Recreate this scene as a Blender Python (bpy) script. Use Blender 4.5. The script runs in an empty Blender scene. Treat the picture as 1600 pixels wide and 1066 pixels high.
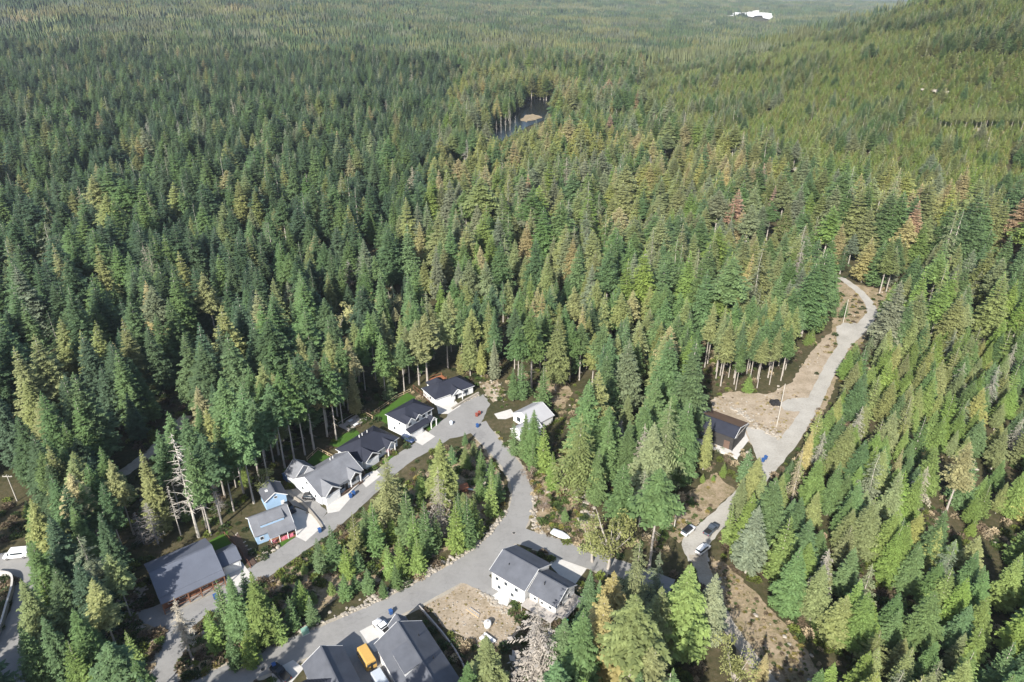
import bpy, bmesh, math, random
import numpy as np
from mathutils import Vector, Matrix
rad = math.radians
S = bpy.context.scene
COL = S.collection

# ------------------------------------------------------------------ camera, sky, sun, exposure
CAM_F, CAM_PITCH, CAM_H = 1081.0, rad(26.8), 125.0
cam_d = bpy.data.cameras.new('camera'); cam = bpy.data.objects.new('camera', cam_d); COL.objects.link(cam)
cam_d.sensor_fit = 'HORIZONTAL'; cam_d.sensor_width = 36.0; cam_d.lens = 36.0*CAM_F/1600.0
cam_d.clip_start = 1.0; cam_d.clip_end = 60000.0
cam.location = (0, 0, CAM_H); cam.rotation_euler = (math.pi/2-CAM_PITCH, 0, 0)
S.camera = cam
SUN_EL, SUN_AZ = rad(34), rad(24)          # light travels towards azimuth 22 deg right of +Y
w = bpy.data.worlds.new('World'); S.world = w; w.use_nodes = True
nt = w.node_tree; nt.nodes.clear()
sky = nt.nodes.new('ShaderNodeTexSky'); sky.sky_type = 'NISHITA'; sky.sun_disc = False
sky.sun_elevation = SUN_EL; sky.sun_rotation = SUN_AZ+math.pi; sky.altitude = 300; sky.dust_density = 1.5
bg = nt.nodes.new('ShaderNodeBackground'); bg.inputs[1].default_value = 0.11
wo = nt.nodes.new('ShaderNodeOutputWorld')
nt.links.new(sky.outputs[0], bg.inputs[0]); nt.links.new(bg.outputs[0], wo.inputs[0])
sl = bpy.data.lights.new('sun', 'SUN'); sl.energy = 4.9; sl.angle = rad(0.55); sl.color = (1, .955, .88)
sun = bpy.data.objects.new('sun', sl); COL.objects.link(sun)
ldir = Vector((math.sin(SUN_AZ)*math.cos(SUN_EL), math.cos(SUN_AZ)*math.cos(SUN_EL), -math.sin(SUN_EL)))
sun.rotation_euler = ldir.to_track_quat('-Z', 'Y').to_euler(); sun.location = (-60, -120, 260)
S.view_settings.view_transform = 'Standard'; S.view_settings.look = 'None'
S.view_settings.exposure = 0.95; S.view_settings.gamma = 1.0
S.cycles.max_bounces = 6; S.cycles.diffuse_bounces = 3; S.cycles.transmission_bounces = 4
S.cycles.volume_bounces = 0; S.cycles.use_denoising = True

# ------------------------------------------------------------------ terrain height, pixel -> ground
cc, ss = math.cos(CAM_PITCH), math.sin(CAM_PITCH)
def g2(x, y, cx, cy, sx, sy, A): return A*np.exp(-.5*(((x-cx)/sx)**2+((y-cy)/sy)**2))
def wob(x, y):
    return (np.sin(x/67+1.3*np.sin(y/91))+np.sin(y/53+1.7*np.sin(x/77+2))+.6*np.sin(x/31+y/37)+.5*np.sin(x/23-y/29+1))
def hgt(x, y):
    x = np.asarray(x, float); y = np.asarray(y, float)
    hr = g2(x, y, 980, 830, 420, 430, 236)-19
    hr = np.where(hr > 0, hr, 0)**2/(np.abs(hr)+9)
    hl = g2(x, y, -1500, 2600, 850, 900, 150)+g2(x, y, -800, 4700, 1150, 900, 175)+g2(x, y, 2600, 5200, 1500, 1000, 40)
    far = g2(x, y, 1500, 11500, 9000, 900, 95)+g2(x, y, 5200, 9200, 2500, 700, 60)
    s = np.clip((np.hypot(x, y)-520)/600, 0, 1)
    return hr*(1+.03*wob(x, y))+s*(hl+far)+s*3*wob(x*.6, y*.6)
def h1(x, y): return float(hgt(x, y))
def ray(px, py):
    a = (px-800)/CAM_F; b = (533-py)/CAM_F
    return a, cc+b*ss, -ss+b*cc
def P(px, py, z=0.0):                     # pixel -> point at height z above datum
    dx, dy, dz = ray(px, py); t = (z-CAM_H)/dz
    return dx*t, dy*t
def G(px, py):                            # pixel -> ground, ray march on the terrain
    dx, dy, dz = ray(px, py); t = 60.0
    while t < 20000:
        if CAM_H+dz*t <= h1(dx*t, dy*t): break
        t *= 1.004
    return dx*t, dy*t
def Q(x, y, z):
    zc = y*cc-(z-CAM_H)*ss; u = y*ss+(z-CAM_H)*cc
    return 800+CAM_F*x/zc, 533-CAM_F*u/zc
def ztop(y, ty):
    v = (533-ty)/CAM_F
    return CAM_H+y*(v*cc-ss)/(cc+v*ss)

# ------------------------------------------------------------------ materials
def newmat(name):
    m = bpy.data.materials.new(name); m.use_nodes = True
    t = m.node_tree; t.nodes.clear()
    o = t.nodes.new('ShaderNodeOutputMaterial'); p = t.nodes.new('ShaderNodeBsdfPrincipled')
    t.links.new(p.outputs[0], o.inputs[0])
    return m, t, p, o
def ramp(t, src, stops):
    r = t.nodes.new('ShaderNodeValToRGB'); e = r.color_ramp.elements
    while len(e) < len(stops): e.new(.5)
    for k, (pos, c) in enumerate(stops): e[k].position = pos; e[k].color = (*c, 1)
    t.links.new(src, r.inputs[0]); return r.outputs[0]
def noise(t, scale, detail=4, rough=.6, coord='Object', vec=None):
    n = t.nodes.new('ShaderNodeTexNoise'); n.inputs['Scale'].default_value = scale
    n.inputs['Detail'].default_value = detail; n.inputs['Roughness'].default_value = rough
    if vec is None:
        tc = t.nodes.new('ShaderNodeTexCoord'); vec = tc.outputs[coord]
    t.links.new(vec, n.inputs['Vector']); return n.outputs[0]
def mixc(t, f, a, b, mode='MIX'):
    m = t.nodes.new('ShaderNodeMix'); m.data_type = 'RGBA'; m.blend_type = mode
    for v, k in ((f, 0), (a, 6), (b, 7)):
        if isinstance(v, (int, float)): m.inputs[k].default_value = v
        elif isinstance(v, tuple): m.inputs[k].default_value = (*v, 1)
        else: t.links.new(v, m.inputs[k])
    return m.outputs[2]
def bump(t, p, src, strength=.4, dist=.1):
    b = t.nodes.new('ShaderNodeBump'); b.inputs['Strength'].default_value = strength; b.inputs['Distance'].default_value = dist
    t.links.new(src, b.inputs['Height']); t.links.new(b.outputs[0], p.inputs['Normal'])
MATS = {}
def M(name, col, rough=.7, var=.12, scale=1.2, spec=.3, metal=0.0, bmp=0.0):
    if name in MATS: return MATS[name]
    m, t, p, o = newmat(name)
    c1 = tuple(min(1, v*(1-var)) for v in col); c2 = tuple(min(1, v*(1+var)) for v in col)
    n = noise(t, scale, 5, .65)
    t.links.new(ramp(t, n, [(.3, c1), (.7, c2)]), p.inputs['Base Color'])
    p.inputs['Roughness'].default_value = rough; p.inputs['Specular IOR Level'].default_value = spec
    p.inputs['Metallic'].default_value = metal
    if bmp: bump(t, p, noise(t, scale*6, 4), .5, bmp)
    MATS[name] = m; return m
def M2(name, stops, s1, s2, rough=.9, bmp=.05, mixf=.5):
    """ground-like: two noises blended into a ramp"""
    if name in MATS: return MATS[name]
    m, t, p, o = newmat(name)
    a = noise(t, s1, 5, .6, 'Generated' if False else 'Object'); b = noise(t, s2, 6, .7)
    mm = t.nodes.new('ShaderNodeMix'); mm.data_type = 'FLOAT'; mm.inputs[0].default_value = mixf
    t.links.new(a, mm.inputs[2]); t.links.new(b, mm.inputs[3])
    t.links.new(ramp(t, mm.outputs[0], stops), p.inputs['Base Color'])
    p.inputs['Roughness'].default_value = rough; p.inputs['Specular IOR Level'].default_value = .15
    if bmp: bump(t, p, b, .8, bmp)
    MATS[name] = m; return m
def foliage(name, trans=.22, bright=1.0):
    if name in MATS: return MATS[name]
    m, t, p, o = newmat(name)
    at = t.nodes.new('ShaderNodeAttribute'); at.attribute_type = 'INSTANCER'; at.attribute_name = 'tcol'
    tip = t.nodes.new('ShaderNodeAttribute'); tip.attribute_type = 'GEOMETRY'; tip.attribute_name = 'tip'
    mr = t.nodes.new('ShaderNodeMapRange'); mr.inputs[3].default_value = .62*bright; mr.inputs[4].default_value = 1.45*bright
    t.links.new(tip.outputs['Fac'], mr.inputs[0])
    n = noise(t, 9, 3, .6)
    mr2 = t.nodes.new('ShaderNodeMapRange'); mr2.inputs[1].default_value = .3; mr2.inputs[2].default_value = .7
    mr2.inputs[3].default_value = .75; mr2.inputs[4].default_value = 1.25; t.links.new(n, mr2.inputs[0])
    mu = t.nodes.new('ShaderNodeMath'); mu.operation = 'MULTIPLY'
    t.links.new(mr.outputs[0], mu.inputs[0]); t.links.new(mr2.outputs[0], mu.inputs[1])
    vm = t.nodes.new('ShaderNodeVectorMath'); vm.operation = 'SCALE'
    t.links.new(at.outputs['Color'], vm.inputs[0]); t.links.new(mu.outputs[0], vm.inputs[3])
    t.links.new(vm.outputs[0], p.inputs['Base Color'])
    p.inputs['Roughness'].default_value = .65; p.inputs['Specular IOR Level'].default_value = .25
    tr = t.nodes.new('ShaderNodeBsdfTranslucent'); t.links.new(vm.outputs[0], tr.inputs[0])
    mx = t.nodes.new('ShaderNodeMixShader'); mx.inputs[0].default_value = trans
    t.links.new(p.outputs[0], mx.inputs[1]); t.links.new(tr.outputs[0], mx.inputs[2]); t.links.new(mx.outputs[0], o.inputs[0])
    MATS[name] = m; return m

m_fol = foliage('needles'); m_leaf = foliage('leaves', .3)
m_bark = M('bark', (.36, .325, .285), .9, .3, 14)
m_dead = M('dead_wood', (.42, .39, .34), .9, .2, 14)
m_asph = M2('asphalt', [(.3, (.20, .195, .186)), (.5, (.25, .244, .233)), (.62, (.265, .259, .247)), (.8, (.31, .303, .288))], .12, 1.1, .9, .01, .42)
# asphalt wear: darker sealed patches and thin cracks
_t = m_asph.node_tree; _p = [n for n in _t.nodes if n.type == 'BSDF_PRINCIPLED'][0]; _src = _p.inputs['Base Color'].links[0].from_socket
_tc = _t.nodes.new('ShaderNodeTexCoord'); _v = _t.nodes.new('ShaderNodeTexVoronoi'); _v.feature = 'DISTANCE_TO_EDGE'; _v.inputs['Scale'].default_value = .09; _n = _t.nodes.new('ShaderNodeTexNoise'); _n.inputs['Scale'].default_value = .25; _t.links.new(_tc.outputs['Object'], _n.inputs['Vector'])
_ad = _t.nodes.new('ShaderNodeVectorMath'); _ad.operation = 'MULTIPLY_ADD'; _ad.inputs[1].default_value = (9, 9, 0); _t.links.new(_n.outputs['Color'], _ad.inputs[0]); _t.links.new(_tc.outputs['Object'], _ad.inputs[2]); _t.links.new(_ad.outputs[0], _v.inputs['Vector'])
_cr = ramp(_t, _v.outputs['Distance'], [(0.0, (.86, .86, .86)), (.005, (.94, .94, .94)), (.009, (1, 1, 1))])
_v2 = _t.nodes.new('ShaderNodeTexVoronoi'); _v2.inputs['Scale'].default_value = .16; _t.links.new(_tc.outputs['Object'], _v2.inputs['Vector'])
_pt = ramp(_t, _v2.outputs['Color'], [(.0, (.86, .86, .87)), (.3, (1, 1, 1)), (.8, (1.0, 1.0, 1.0)), (1.0, (1.08, 1.07, 1.05))])
_t.links.new(mixc(_t, 1.0, mixc(_t, 1.0, _src, _cr, 'MULTIPLY'), _pt, 'MULTIPLY'), _p.inputs['Base Color'])
m_grav = M2('gravel', [(.3, (.24, .225, .195)), (.52, (.37, .35, .31)), (.75, (.47, .45, .405))], .15, 1.8, .95, .05)
m_dirt = M2('dirt_track', [(.3, (.22, .19, .15)), (.52, (.34, .305, .245)), (.75, (.42, .385, .32))], .3, 2.2, .95, .06)
m_conc = M('concrete', (.50, .48, .445), .85, .08, .7)
m_tan = M2('dry_grass', [(.25, (.14, .115, .07)), (.43, (.27, .22, .155)), (.57, (.37, .305, .23)), (.75, (.46, .41, .33))], .22, 1.5, .95, .15)
m_bank = M2('bank_soil', [(.25, (.07, .075, .03)), (.42, (.18, .15, .08)), (.55, (.30, .235, .16)), (.75, (.43, .355, .255))], .25, 1.3, .95, .2)
m_lawn = M2('lawn_grass', [(.3, (.035, .085, .012)), (.7, (.07, .14, .022))], .5, 3, .9, .03)
m_rock = M2('granite', [(.3, (.22, .195, .16)), (.7, (.42, .38, .32))], .6, 4, .9, .05)
m_white = M('white_siding', (.66, .66, .65), .6, .03)
m_trim = M('white_trim', (.68, .68, .67), .5, .02)
m_glass = M('window_glass', (.035, .045, .055), .08, .1, spec=.6)
m_black = M('black_rubber', (.018, .018, .018), .8, .1)
m_chrome = M('bright_metal', (.55, .55, .56), .3, .03, metal=.9)
m_wood = M('cedar_wood', (.22, .105, .06), .75, .25, 3)
m_woodl = M('pale_lumber', (.48, .37, .23), .75, .15, 3)
m_wgrey = M('grey_deck_wood', (.36, .33, .30), .8, .15, 3)

# ------------------------------------------------------------------ mesh building
class MB:
    def __init__(s): s.v = []; s.f = []
    def add(s, vs, fs):
        b = len(s.v); s.v += [tuple(p) for p in vs]; s.f += [tuple(b+i for i in f) for f in fs]; return s
    def box(s, x0, x1, y0, y1, z0, z1):
        return s.add([(x0, y0, z0), (x1, y0, z0), (x1, y1, z0), (x0, y1, z0), (x0, y0, z1), (x1, y0, z1), (x1, y1, z1), (x0, y1, z1)],
                     [(0, 3, 2, 1), (4, 5, 6, 7), (0, 1, 5, 4), (1, 2, 6, 5), (2, 3, 7, 6), (3, 0, 4, 7)])
    def bar(s, p, q, w, h=None):
        p, q = Vector(p), Vector(q); h = h or w; d = (q-p).normalized()
        up = Vector((0, 0, 1)) if abs(d.z) < .95 else Vector((1, 0, 0))
        a = d.cross(up).normalized()*w/2; b = a.cross(d).normalized()*h/2
        vs = [p-a-b, p+a-b, p+a+b, p-a+b, q-a-b, q+a-b, q+a+b, q-a+b]
        return s.add(vs, [(0, 3, 2, 1), (4, 5, 6, 7), (0, 1, 5, 4), (1, 2, 6, 5), (2, 3, 7, 6), (3, 0, 4, 7)])
    def tube(s, pts, rs, n=7, cap=True):
        b = len(s.v)
        for k, (p, r) in enumerate(zip(pts, rs)):
            p = Vector(p); d = (Vector(pts[min(k+1, len(pts)-1)])-Vector(pts[max(k-1, 0)])).normalized()
            up = Vector((0, 0, 1)) if abs(d.z) < .9 else Vector((1, 0, 0))
            a = d.cross(up).normalized(); c = a.cross(d).normalized()
            for i in range(n):
                an = 2*math.pi*i/n; s.v.append(tuple(p+a*r*math.cos(an)+c*r*math.sin(an)))
        for k in range(len(pts)-1):
            for i in range(n):
                j = (i+1) % n; s.f.append((b+k*n+i, b+k*n+j, b+(k+1)*n+j, b+(k+1)*n+i))
        if cap: s.f.append(tuple(b+i for i in range(n))[::-1]); s.f.append(tuple(b+(len(pts)-1)*n+i for i in range(n)))
        return s
    def prism(s, poly, off):
        n = len(poly); off = Vector(off); vs = [Vector(p) for p in poly]+[Vector(p)+off for p in poly]
        return s.add(vs, [tuple(range(n)), tuple(range(2*n-1, n-1, -1))]+[(i, n+i, n+(i+1) % n, (i+1) % n) for i in range(n)])
    def mesh(s, name, mat, smooth=False):
        me = bpy.data.meshes.new(name); me.from_pydata(s.v, [], s.f)
        bm = bmesh.new(); bm.from_mesh(me); bmesh.ops.recalc_face_normals(bm, faces=bm.faces); bm.to_mesh(me); bm.free()
        me.materials.append(mat)
        if smooth: me.polygons.foreach_set('use_smooth', [True]*len(me.polygons))
        return me
    def build(s, name, mat, parent=None, smooth=False): return link(name, s.mesh(name, mat, smooth), parent)
def link(name, data, parent=None):
    o = bpy.data.objects.new(name, data); COL.objects.link(o)
    if parent is not None: o.parent = parent
    return o
def tag(o, label=None, cat=None, group=None, kind=None):
    if label: o['label'] = label
    if cat: o['category'] = cat
    if group: o['group'] = group
    if kind: o['kind'] = kind
    return o
def thing(name, label, cat, loc=(0, 0, 0), rz=0, group=None):
    o = link(name, None); o.empty_display_size = .5; o.location = loc; o.rotation_euler = (0, 0, rz)
    return tag(o, label, cat, group)

# ------------------------------------------------------------------ ground sheet
def build_ground():
    na, radii = 420, np.concatenate([[4], np.geomspace(12, 15500, 190)])
    ang = np.linspace(0, 2*np.pi, na, endpoint=False)
    R, A = np.meshgrid(radii, ang, indexing='ij')
    X = R*np.sin(A); Y = R*np.cos(A); Z = hgt(X, Y)
    vs = np.stack([X, Y, Z], -1).reshape(-1, 3); nr = len(radii)
    i = np.arange(nr-1)[:, None]*na+np.arange(na)[None]; j = np.arange(nr-1)[:, None]*na+(np.arange(na)[None]+1) % na
    fs = np.stack([i, i+na, j+na, j], -1).reshape(-1, 4)
    me = bpy.data.meshes.new('ground')
    me.from_pydata(vs.tolist(), [], fs.tolist()+[tuple(range(na))]); me.validate()
    bm = bmesh.new(); bm.from_mesh(me); bmesh.ops.recalc_face_normals(bm, faces=bm.faces)
    if sum(f.normal.z for f in bm.faces) < 0: bmesh.ops.reverse_faces(bm, faces=bm.faces)
    bm.to_mesh(me); bm.free()
    m = M2('forest_floor', [(.28, (.026, .032, .013)), (.45, (.05, .05, .022)), (.58, (.09, .075, .042)), (.72, (.16, .13, .085))], .05, .7, .95, .25)
    me.materials.append(m); tag(link('ground', me), kind='structure')
build_ground()

MASK = np.zeros((533, 800), bool)          # where the photograph shows open ground, streets or houses (half resolution)
HARD = MASK.copy()                         # paved, gravelled, mown or built-on: no undergrowth
_yy, _xx = np.mgrid[0:533, 0:800]; _yy = _yy*2.0+1; _xx = _xx*2.0+1
def mask_poly(pts, arr=None, val=True):
    arr = MASK if arr is None else arr
    pts = np.array(pts, float); x0, y0 = pts.min(0); x1, y1 = pts.max(0)
    r0, r1 = int(max(0, y0//2)), int(min(532, y1//2))+1; c0, c1 = int(max(0, x0//2)), int(min(799, x1//2))+1
    if r1 <= r0 or c1 <= c0: return
    X, Y = _xx[r0:r1, c0:c1], _yy[r0:r1, c0:c1]; ins = np.zeros(X.shape, bool)
    for (ax, ay), (bx, by) in zip(pts, np.roll(pts, -1, 0)):
        cnd = (ay > Y) != (by > Y)
        with np.errstate(divide='ignore', invalid='ignore'):
            ins ^= cnd & (X < (bx-ax)*(Y-ay)/(by-ay)+ax)
    sub = arr[r0:r1, c0:c1]; sub[ins] = val
rs = random.Random(5)
def sheet(name, pix, z, mat, mask=True, jag=.25, step=1.5, world=False):
    pts = [Vector((*(p if world else G(*p)), 0)) for p in pix]
    if mask and not world: mask_poly(pix)
    if mat not in (m_tan, m_bank): mask_poly([(min(max(a, -50), 1650), b) for a, b in pix], HARD)
    out = []
    for a, b in zip(pts, pts[1:]+pts[:1]):
        n = max(1, int((b-a).length/step))
        for k in range(n):
            q = a.lerp(b, k/n); jj = jag if k else jag*.3
            out.append((q.x+rs.uniform(-jj, jj), q.y+rs.uniform(-jj, jj)))
    bm = bmesh.new(); f = bm.faces.new([bm.verts.new((x, y, h1(x, y)+z)) for x, y in out])
    bmesh.ops.triangulate(bm, faces=[f])
    if sum(q.normal.z for q in bm.faces) < 0: bmesh.ops.reverse_faces(bm, faces=bm.faces)
    me = bpy.data.meshes.new(name); bm.to_mesh(me); bm.free(); me.materials.append(mat)
    return tag(link(name, me), kind='structure')
def smooth_line(pts, n=6):
    out = []; p = [Vector(q) for q in pts]
    for i in range(len(p)-1):
        a, b, c, d = p[max(i-1, 0)], p[i], p[i+1], p[min(i+2, len(p)-1)]
        for k in range(n):
            t = k/n; out.append(.5*((2*b)+(c-a)*t+(2*a-5*b+4*c-d)*t*t+(3*b-a-3*c+d)*t**3))
    out.append(p[-1]); return out
def ribbon(name, pix, z, mat, jag=.12, mask=None, cross=4, kind='structure'):
    """pix: (px, py, width in metres)"""
    pts = smooth_line([(*G(a, b), w_) for a, b, w_ in pix]); mb = MB(); L = []; n = cross
    for k, p in enumerate(pts):
        d = (pts[min(k+1, len(pts)-1)]-pts[max(k-1, 0)]); d = Vector((d.x, d.y)).normalized(); nrm = Vector((-d.y, d.x))
        row = []
        for i in range(n+1):
            o = (i/n-.5)*p.z
            if i in (0, n): o += rs.uniform(-jag, jag)
            x, y = p.x+nrm.x*o, p.y+nrm.y*o; row.append((x, y, h1(x, y)+z))
        L.append(row)
    for row in L: mb.v += row
    for k in range(len(L)-1):
        for i in range(n): mb.f.append((k*(n+1)+i, k*(n+1)+i+1, (k+1)*(n+1)+i+1, (k+1)*(n+1)+i))
    if mask is not None:
        for k in range(len(L)-1):
            mask_poly([Q(*L[k][0]), Q(*L[k][n]), Q(*L[k+1][n]), Q(*L[k+1][0])], HARD)
            if mask(Q(*L[k][n//2])):
                mask_poly([Q(*L[k][0]), Q(*L[k][n]), Q(*L[k+1][n]), Q(*L[k+1][0])])
    return tag(mb.build(name, mat), kind=kind)
yes = lambda q: True

# clearings and verges
sheet('dry_clearing', [(655, 935), (690, 908), (735, 903), (770, 935), (800, 955), (812, 985), (790, 1012), (745, 1012), (700, 985)], .012, m_tan, jag=.5)
sheet('dry_clearing', [(1110, 628), (1140, 612), (1200, 618), (1235, 600), (1262, 560), (1290, 525), (1305, 520), (1300, 560), (1262, 640), (1225, 690), (1180, 700), (1120, 660)], .012, m_tan, jag=.6)
sheet('road_verge', [(1110, 870), (1130, 880), (1180, 925), (1230, 980), (1290, 1060), (1310, 1110), (1190, 1110), (1150, 1020), (1110, 930)], .012, m_bank, jag=.6)
sheet('road_verge', [(1035, 800), (1080, 765), (1120, 740), (1150, 770), (1110, 800), (1060, 850), (1040, 835)], .012, m_bank, mask=False, jag=.6)
sheet('rocky_bank', [(832, 700), (860, 712), (905, 715), (920, 760), (925, 800), (930, 860), (880, 850), (845, 838), (835, 800)], .012, m_bank, mask=False, jag=.6)
sheet('street_bank', [(470, 975), (520, 940), (600, 905), (680, 870), (740, 840), (775, 800), (790, 770), (770, 715), (745, 690), (700, 710), (640, 760), (560, 815), (480, 870), (420, 905), (345, 960), (300, 1000), (275, 1066), (330, 1060), (400, 1030)], .011, m_bank, mask=False, jag=.5)
sheet('street_bank', [(120, 1040), (190, 960), (240, 950), (262, 985), (245, 1030), (235, 1090), (120, 1090)], .011, m_bank, mask=False, jag=.5)
sheet('bare_slope', [(840, 596), (880, 592), (895, 615), (880, 640), (845, 625)], .012, m_bank, jag=.4)
sheet('bare_slope', [(748, 600), (778, 596), (784, 622), (770, 630), (760, 620)], .012, m_tan, jag=.4)
sheet('road_verge', [(1300, 440), (1330, 445), (1395, 450), (1400, 480), (1372, 500), (1350, 530), (1318, 570), (1290, 640), (1250, 690), (1235, 690), (1280, 600), (1300, 520)], .010, m_bank, mask=False, jag=.6)

# paved streets, each on a gravel shoulder
for nm_, pl_ in (('gravel_shoulder', [(280, 1095, 8.2), (380, 1050, 8.2), (450, 1021, 8.0), (520, 992, 8.0), (600, 955, 7.8), (680, 915, 7.8), (730, 887, 8.2), (770, 858, 8.6), (795, 832, 8.6), (812, 800, 7.6), (816, 772, 7.2), (810, 748, 6.8), (795, 722, 6.8), (775, 699, 7.0), (757, 680, 7.6)]), ('gravel_shoulder', [(282, 985, 7.0), (268, 1020, 6.8), (258, 1060, 6.8), (250, 1100, 6.6)]), ('gravel_shoulder', [(840, 846, 7.4), (880, 862, 7.2), (920, 877, 7.0), (955, 887, 6.8)])):
    ribbon(nm_, pl_, .022, m_dirt, .45)
main = [(280, 1095, 6.6), (380, 1050, 6.6), (450, 1021, 6.6), (520, 992, 6.4), (600, 955, 6.4), (680, 915, 6.4), (730, 887, 6.6), (770, 858, 7.2), (795, 832, 7.2), (812, 800, 6.2), (816, 772, 5.8), (810, 748, 5.6), (795, 722, 5.6), (775, 699, 5.8), (757, 680, 6.5), (742, 664, 8)]
ribbon('paved_road', main, .030, m_asph, mask=yes)
upper = [(738, 646, 9), (705, 668, 9), (668, 694, 7), (635, 714, 6), (600, 742, 6), (570, 770, 6.5), (535, 802, 6.5), (500, 830, 6), (460, 858, 6), (420, 886, 6), (380, 912, 6.5), (345, 936, 7), (305, 958, 6.5), (282, 985, 5.4), (268, 1020, 5.2), (258, 1060, 5.2), (250, 1100, 5.2)]
ribbon('paved_street', upper, .034, m_asph, mask=yes)
ribbon('paved_lane', [(795, 834, 6), (840, 846, 6), (880, 862, 6), (920, 877, 5.8), (955, 887, 5.6), (1000, 899, 5.5), (1050, 918, 5)], .038, m_asph, mask=lambda q: q[0] < 952)
sheet('cul_de_sac', [(700, 642), (735, 624), (755, 618), (766, 632), (757, 652), (748, 672), (722, 682), (690, 690)], .042, m_asph)
sheet('paved_forecourt', [(216, 958), (250, 945), (352, 903), (385, 905), (360, 935), (318, 955), (290, 985), (262, 985), (222, 975)], .038, m_asph)
sheet('paved_apron', [(690, 912), (735, 886), (785, 850), (800, 872), (764, 902), (800, 938), (792, 950), (748, 921), (712, 908)], .042, m_asph)
sheet('paved_road', [(-60, 872), (15, 866), (55, 866), (60, 885), (55, 925), (52, 975), (54, 1020), (40, 1110), (-60, 1110), (-60, 1000), (5, 985), (20, 945), (26, 912), (22, 901), (-60, 898)], .030, m_asph)
sheet('paved_yard', [(503, 1012), (530, 993), (585, 968), (600, 985), (640, 1066), (650, 1110), (560, 1110), (540, 1066), (525, 1040)], .038, m_asph)
sheet('house_pad', [(436, 770), (472, 762), (512, 800), (500, 815), (480, 800), (445, 785)], .036, m_asph)
sheet('house_pad', [(545, 790), (580, 760), (600, 745), (600, 735), (575, 748), (560, 768)], .046, m_asph)
# concrete drives
for pp in ([(352, 900), (378, 880), (393, 899), (383, 914), (362, 918)], [(452, 812), (462, 795), (480, 802), (508, 820), (478, 848), (458, 838)],
           [(508, 784), (530, 766), (552, 776), (530, 800), (512, 803)], [(560, 748), (588, 735), (596, 744), (572, 764)], [(644, 690), (662, 672), (680, 684), (660, 697)],
           [(682, 634), (705, 622), (720, 636), (700, 648), (685, 648)], [(768, 932), (785, 921), (796, 936), (793, 948), (780, 946)],
           [(866, 872), (917, 890), (893, 922), (858, 884)], [(562, 987), (600, 968), (618, 985), (605, 1012), (585, 1020)], [(424, 1052), (458, 1032), (475, 1045), (450, 1075), (430, 1075)],
           [(772, 648), (798, 641), (806, 650), (790, 657), (778, 656)], [(1140, 692), (1162, 672), (1170, 690), (1152, 712), (1128, 700)]):
    sheet('concrete_drive', pp, .052, m_conc, jag=.04)
# lawns
for pp in ([(326, 846), (356, 831), (361, 850), (338, 866)], [(584, 652), (636, 614), (650, 622), (605, 664)], [(664, 668), (682, 652), (691, 659), (676, 681)],
           [(480, 722), (498, 704), (518, 716), (500, 732)], [(512, 698), (535, 680), (556, 672), (566, 684), (536, 700)], [(430, 848), (460, 830), (466, 838), (440, 856)], [(596, 722), (612, 712), (622, 716), (604, 728)]):
    sheet('lawn', pp, .020, m_lawn, jag=.15)
# gravel road
grav = [(1312, 434, 3.6), (1328, 445, 3.8), (1344, 458, 4), (1358, 476, 4.2), (1362, 490, 4.4), (1352, 506, 5), (1338, 520, 5.5), (1322, 537, 4.6), (1303, 566, 4.6), (1288, 596, 4.6), (1271, 630, 4.6), (1250, 665, 4.8), (1225, 700, 5), (1195, 736, 5), (1165, 770, 4.8), (1135, 800, 4.8), (1105, 830, 5.5), (1086, 852, 6.5), (1092, 878, 5)]
ribbon('gravel_road', grav, .030, m_grav, .2, mask=lambda q: q[1] < 725 or q[1] > 778)
ribbon('dirt_track', [(1089, 868, 4.4), (1098, 892, 3.8), (1122, 948, 3.4), (1150, 995, 3.2), (1180, 1036, 3.2), (1206, 1072, 3.2), (1225, 1100, 3.2)], .036, m_dirt, .2, mask=lambda q: q[1] < 910 or q[1] > 960)
sheet('gravel_turnaround', [(1306, 512), (1318, 505), (1335, 506), (1350, 512), (1338, 532), (1318, 545), (1307, 538)], .036, m_grav, jag=.3)
sheet('gravel_pad', [(1162, 668), (1188, 671), (1222, 690), (1205, 728), (1190, 738), (1178, 705)], .036, m_grav, jag=.3)
sheet('gravel_pad', [(1218, 632), (1232, 624), (1270, 622), (1262, 645), (1225, 642)], .036, m_grav, jag=.3)
ribbon('gravel_trail', [(292, 650, 4), (262, 683, 4), (232, 712, 4), (205, 733, 4), (180, 748, 4), (150, 770, 3)], .030, m_dirt, .3, mask=lambda q: q[0] > 196)
for pp in ([(1272, 208), (1288, 198), (1306, 206), (1302, 217), (1280, 216)], [(1448, 148), (1466, 138), (1494, 142), (1488, 151), (1462, 152)], [(1238, 268), (1256, 260), (1276, 266), (1262, 273)], [(1490, 207), (1530, 200), (1580, 204), (1570, 211), (1510, 212)], [(1122, 123), (1136, 118), (1144, 122), (1132, 126)], [(938, 262), (950, 268), (956, 282), (944, 278)]):
    sheet('bare_slope', pp, .6, m_bank, jag=3.5, step=6, mask=False)
mask_poly([(6, 736), (30, 736), (36, 792), (16, 792)])      # the utility pole stands clear of the crowns
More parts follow.
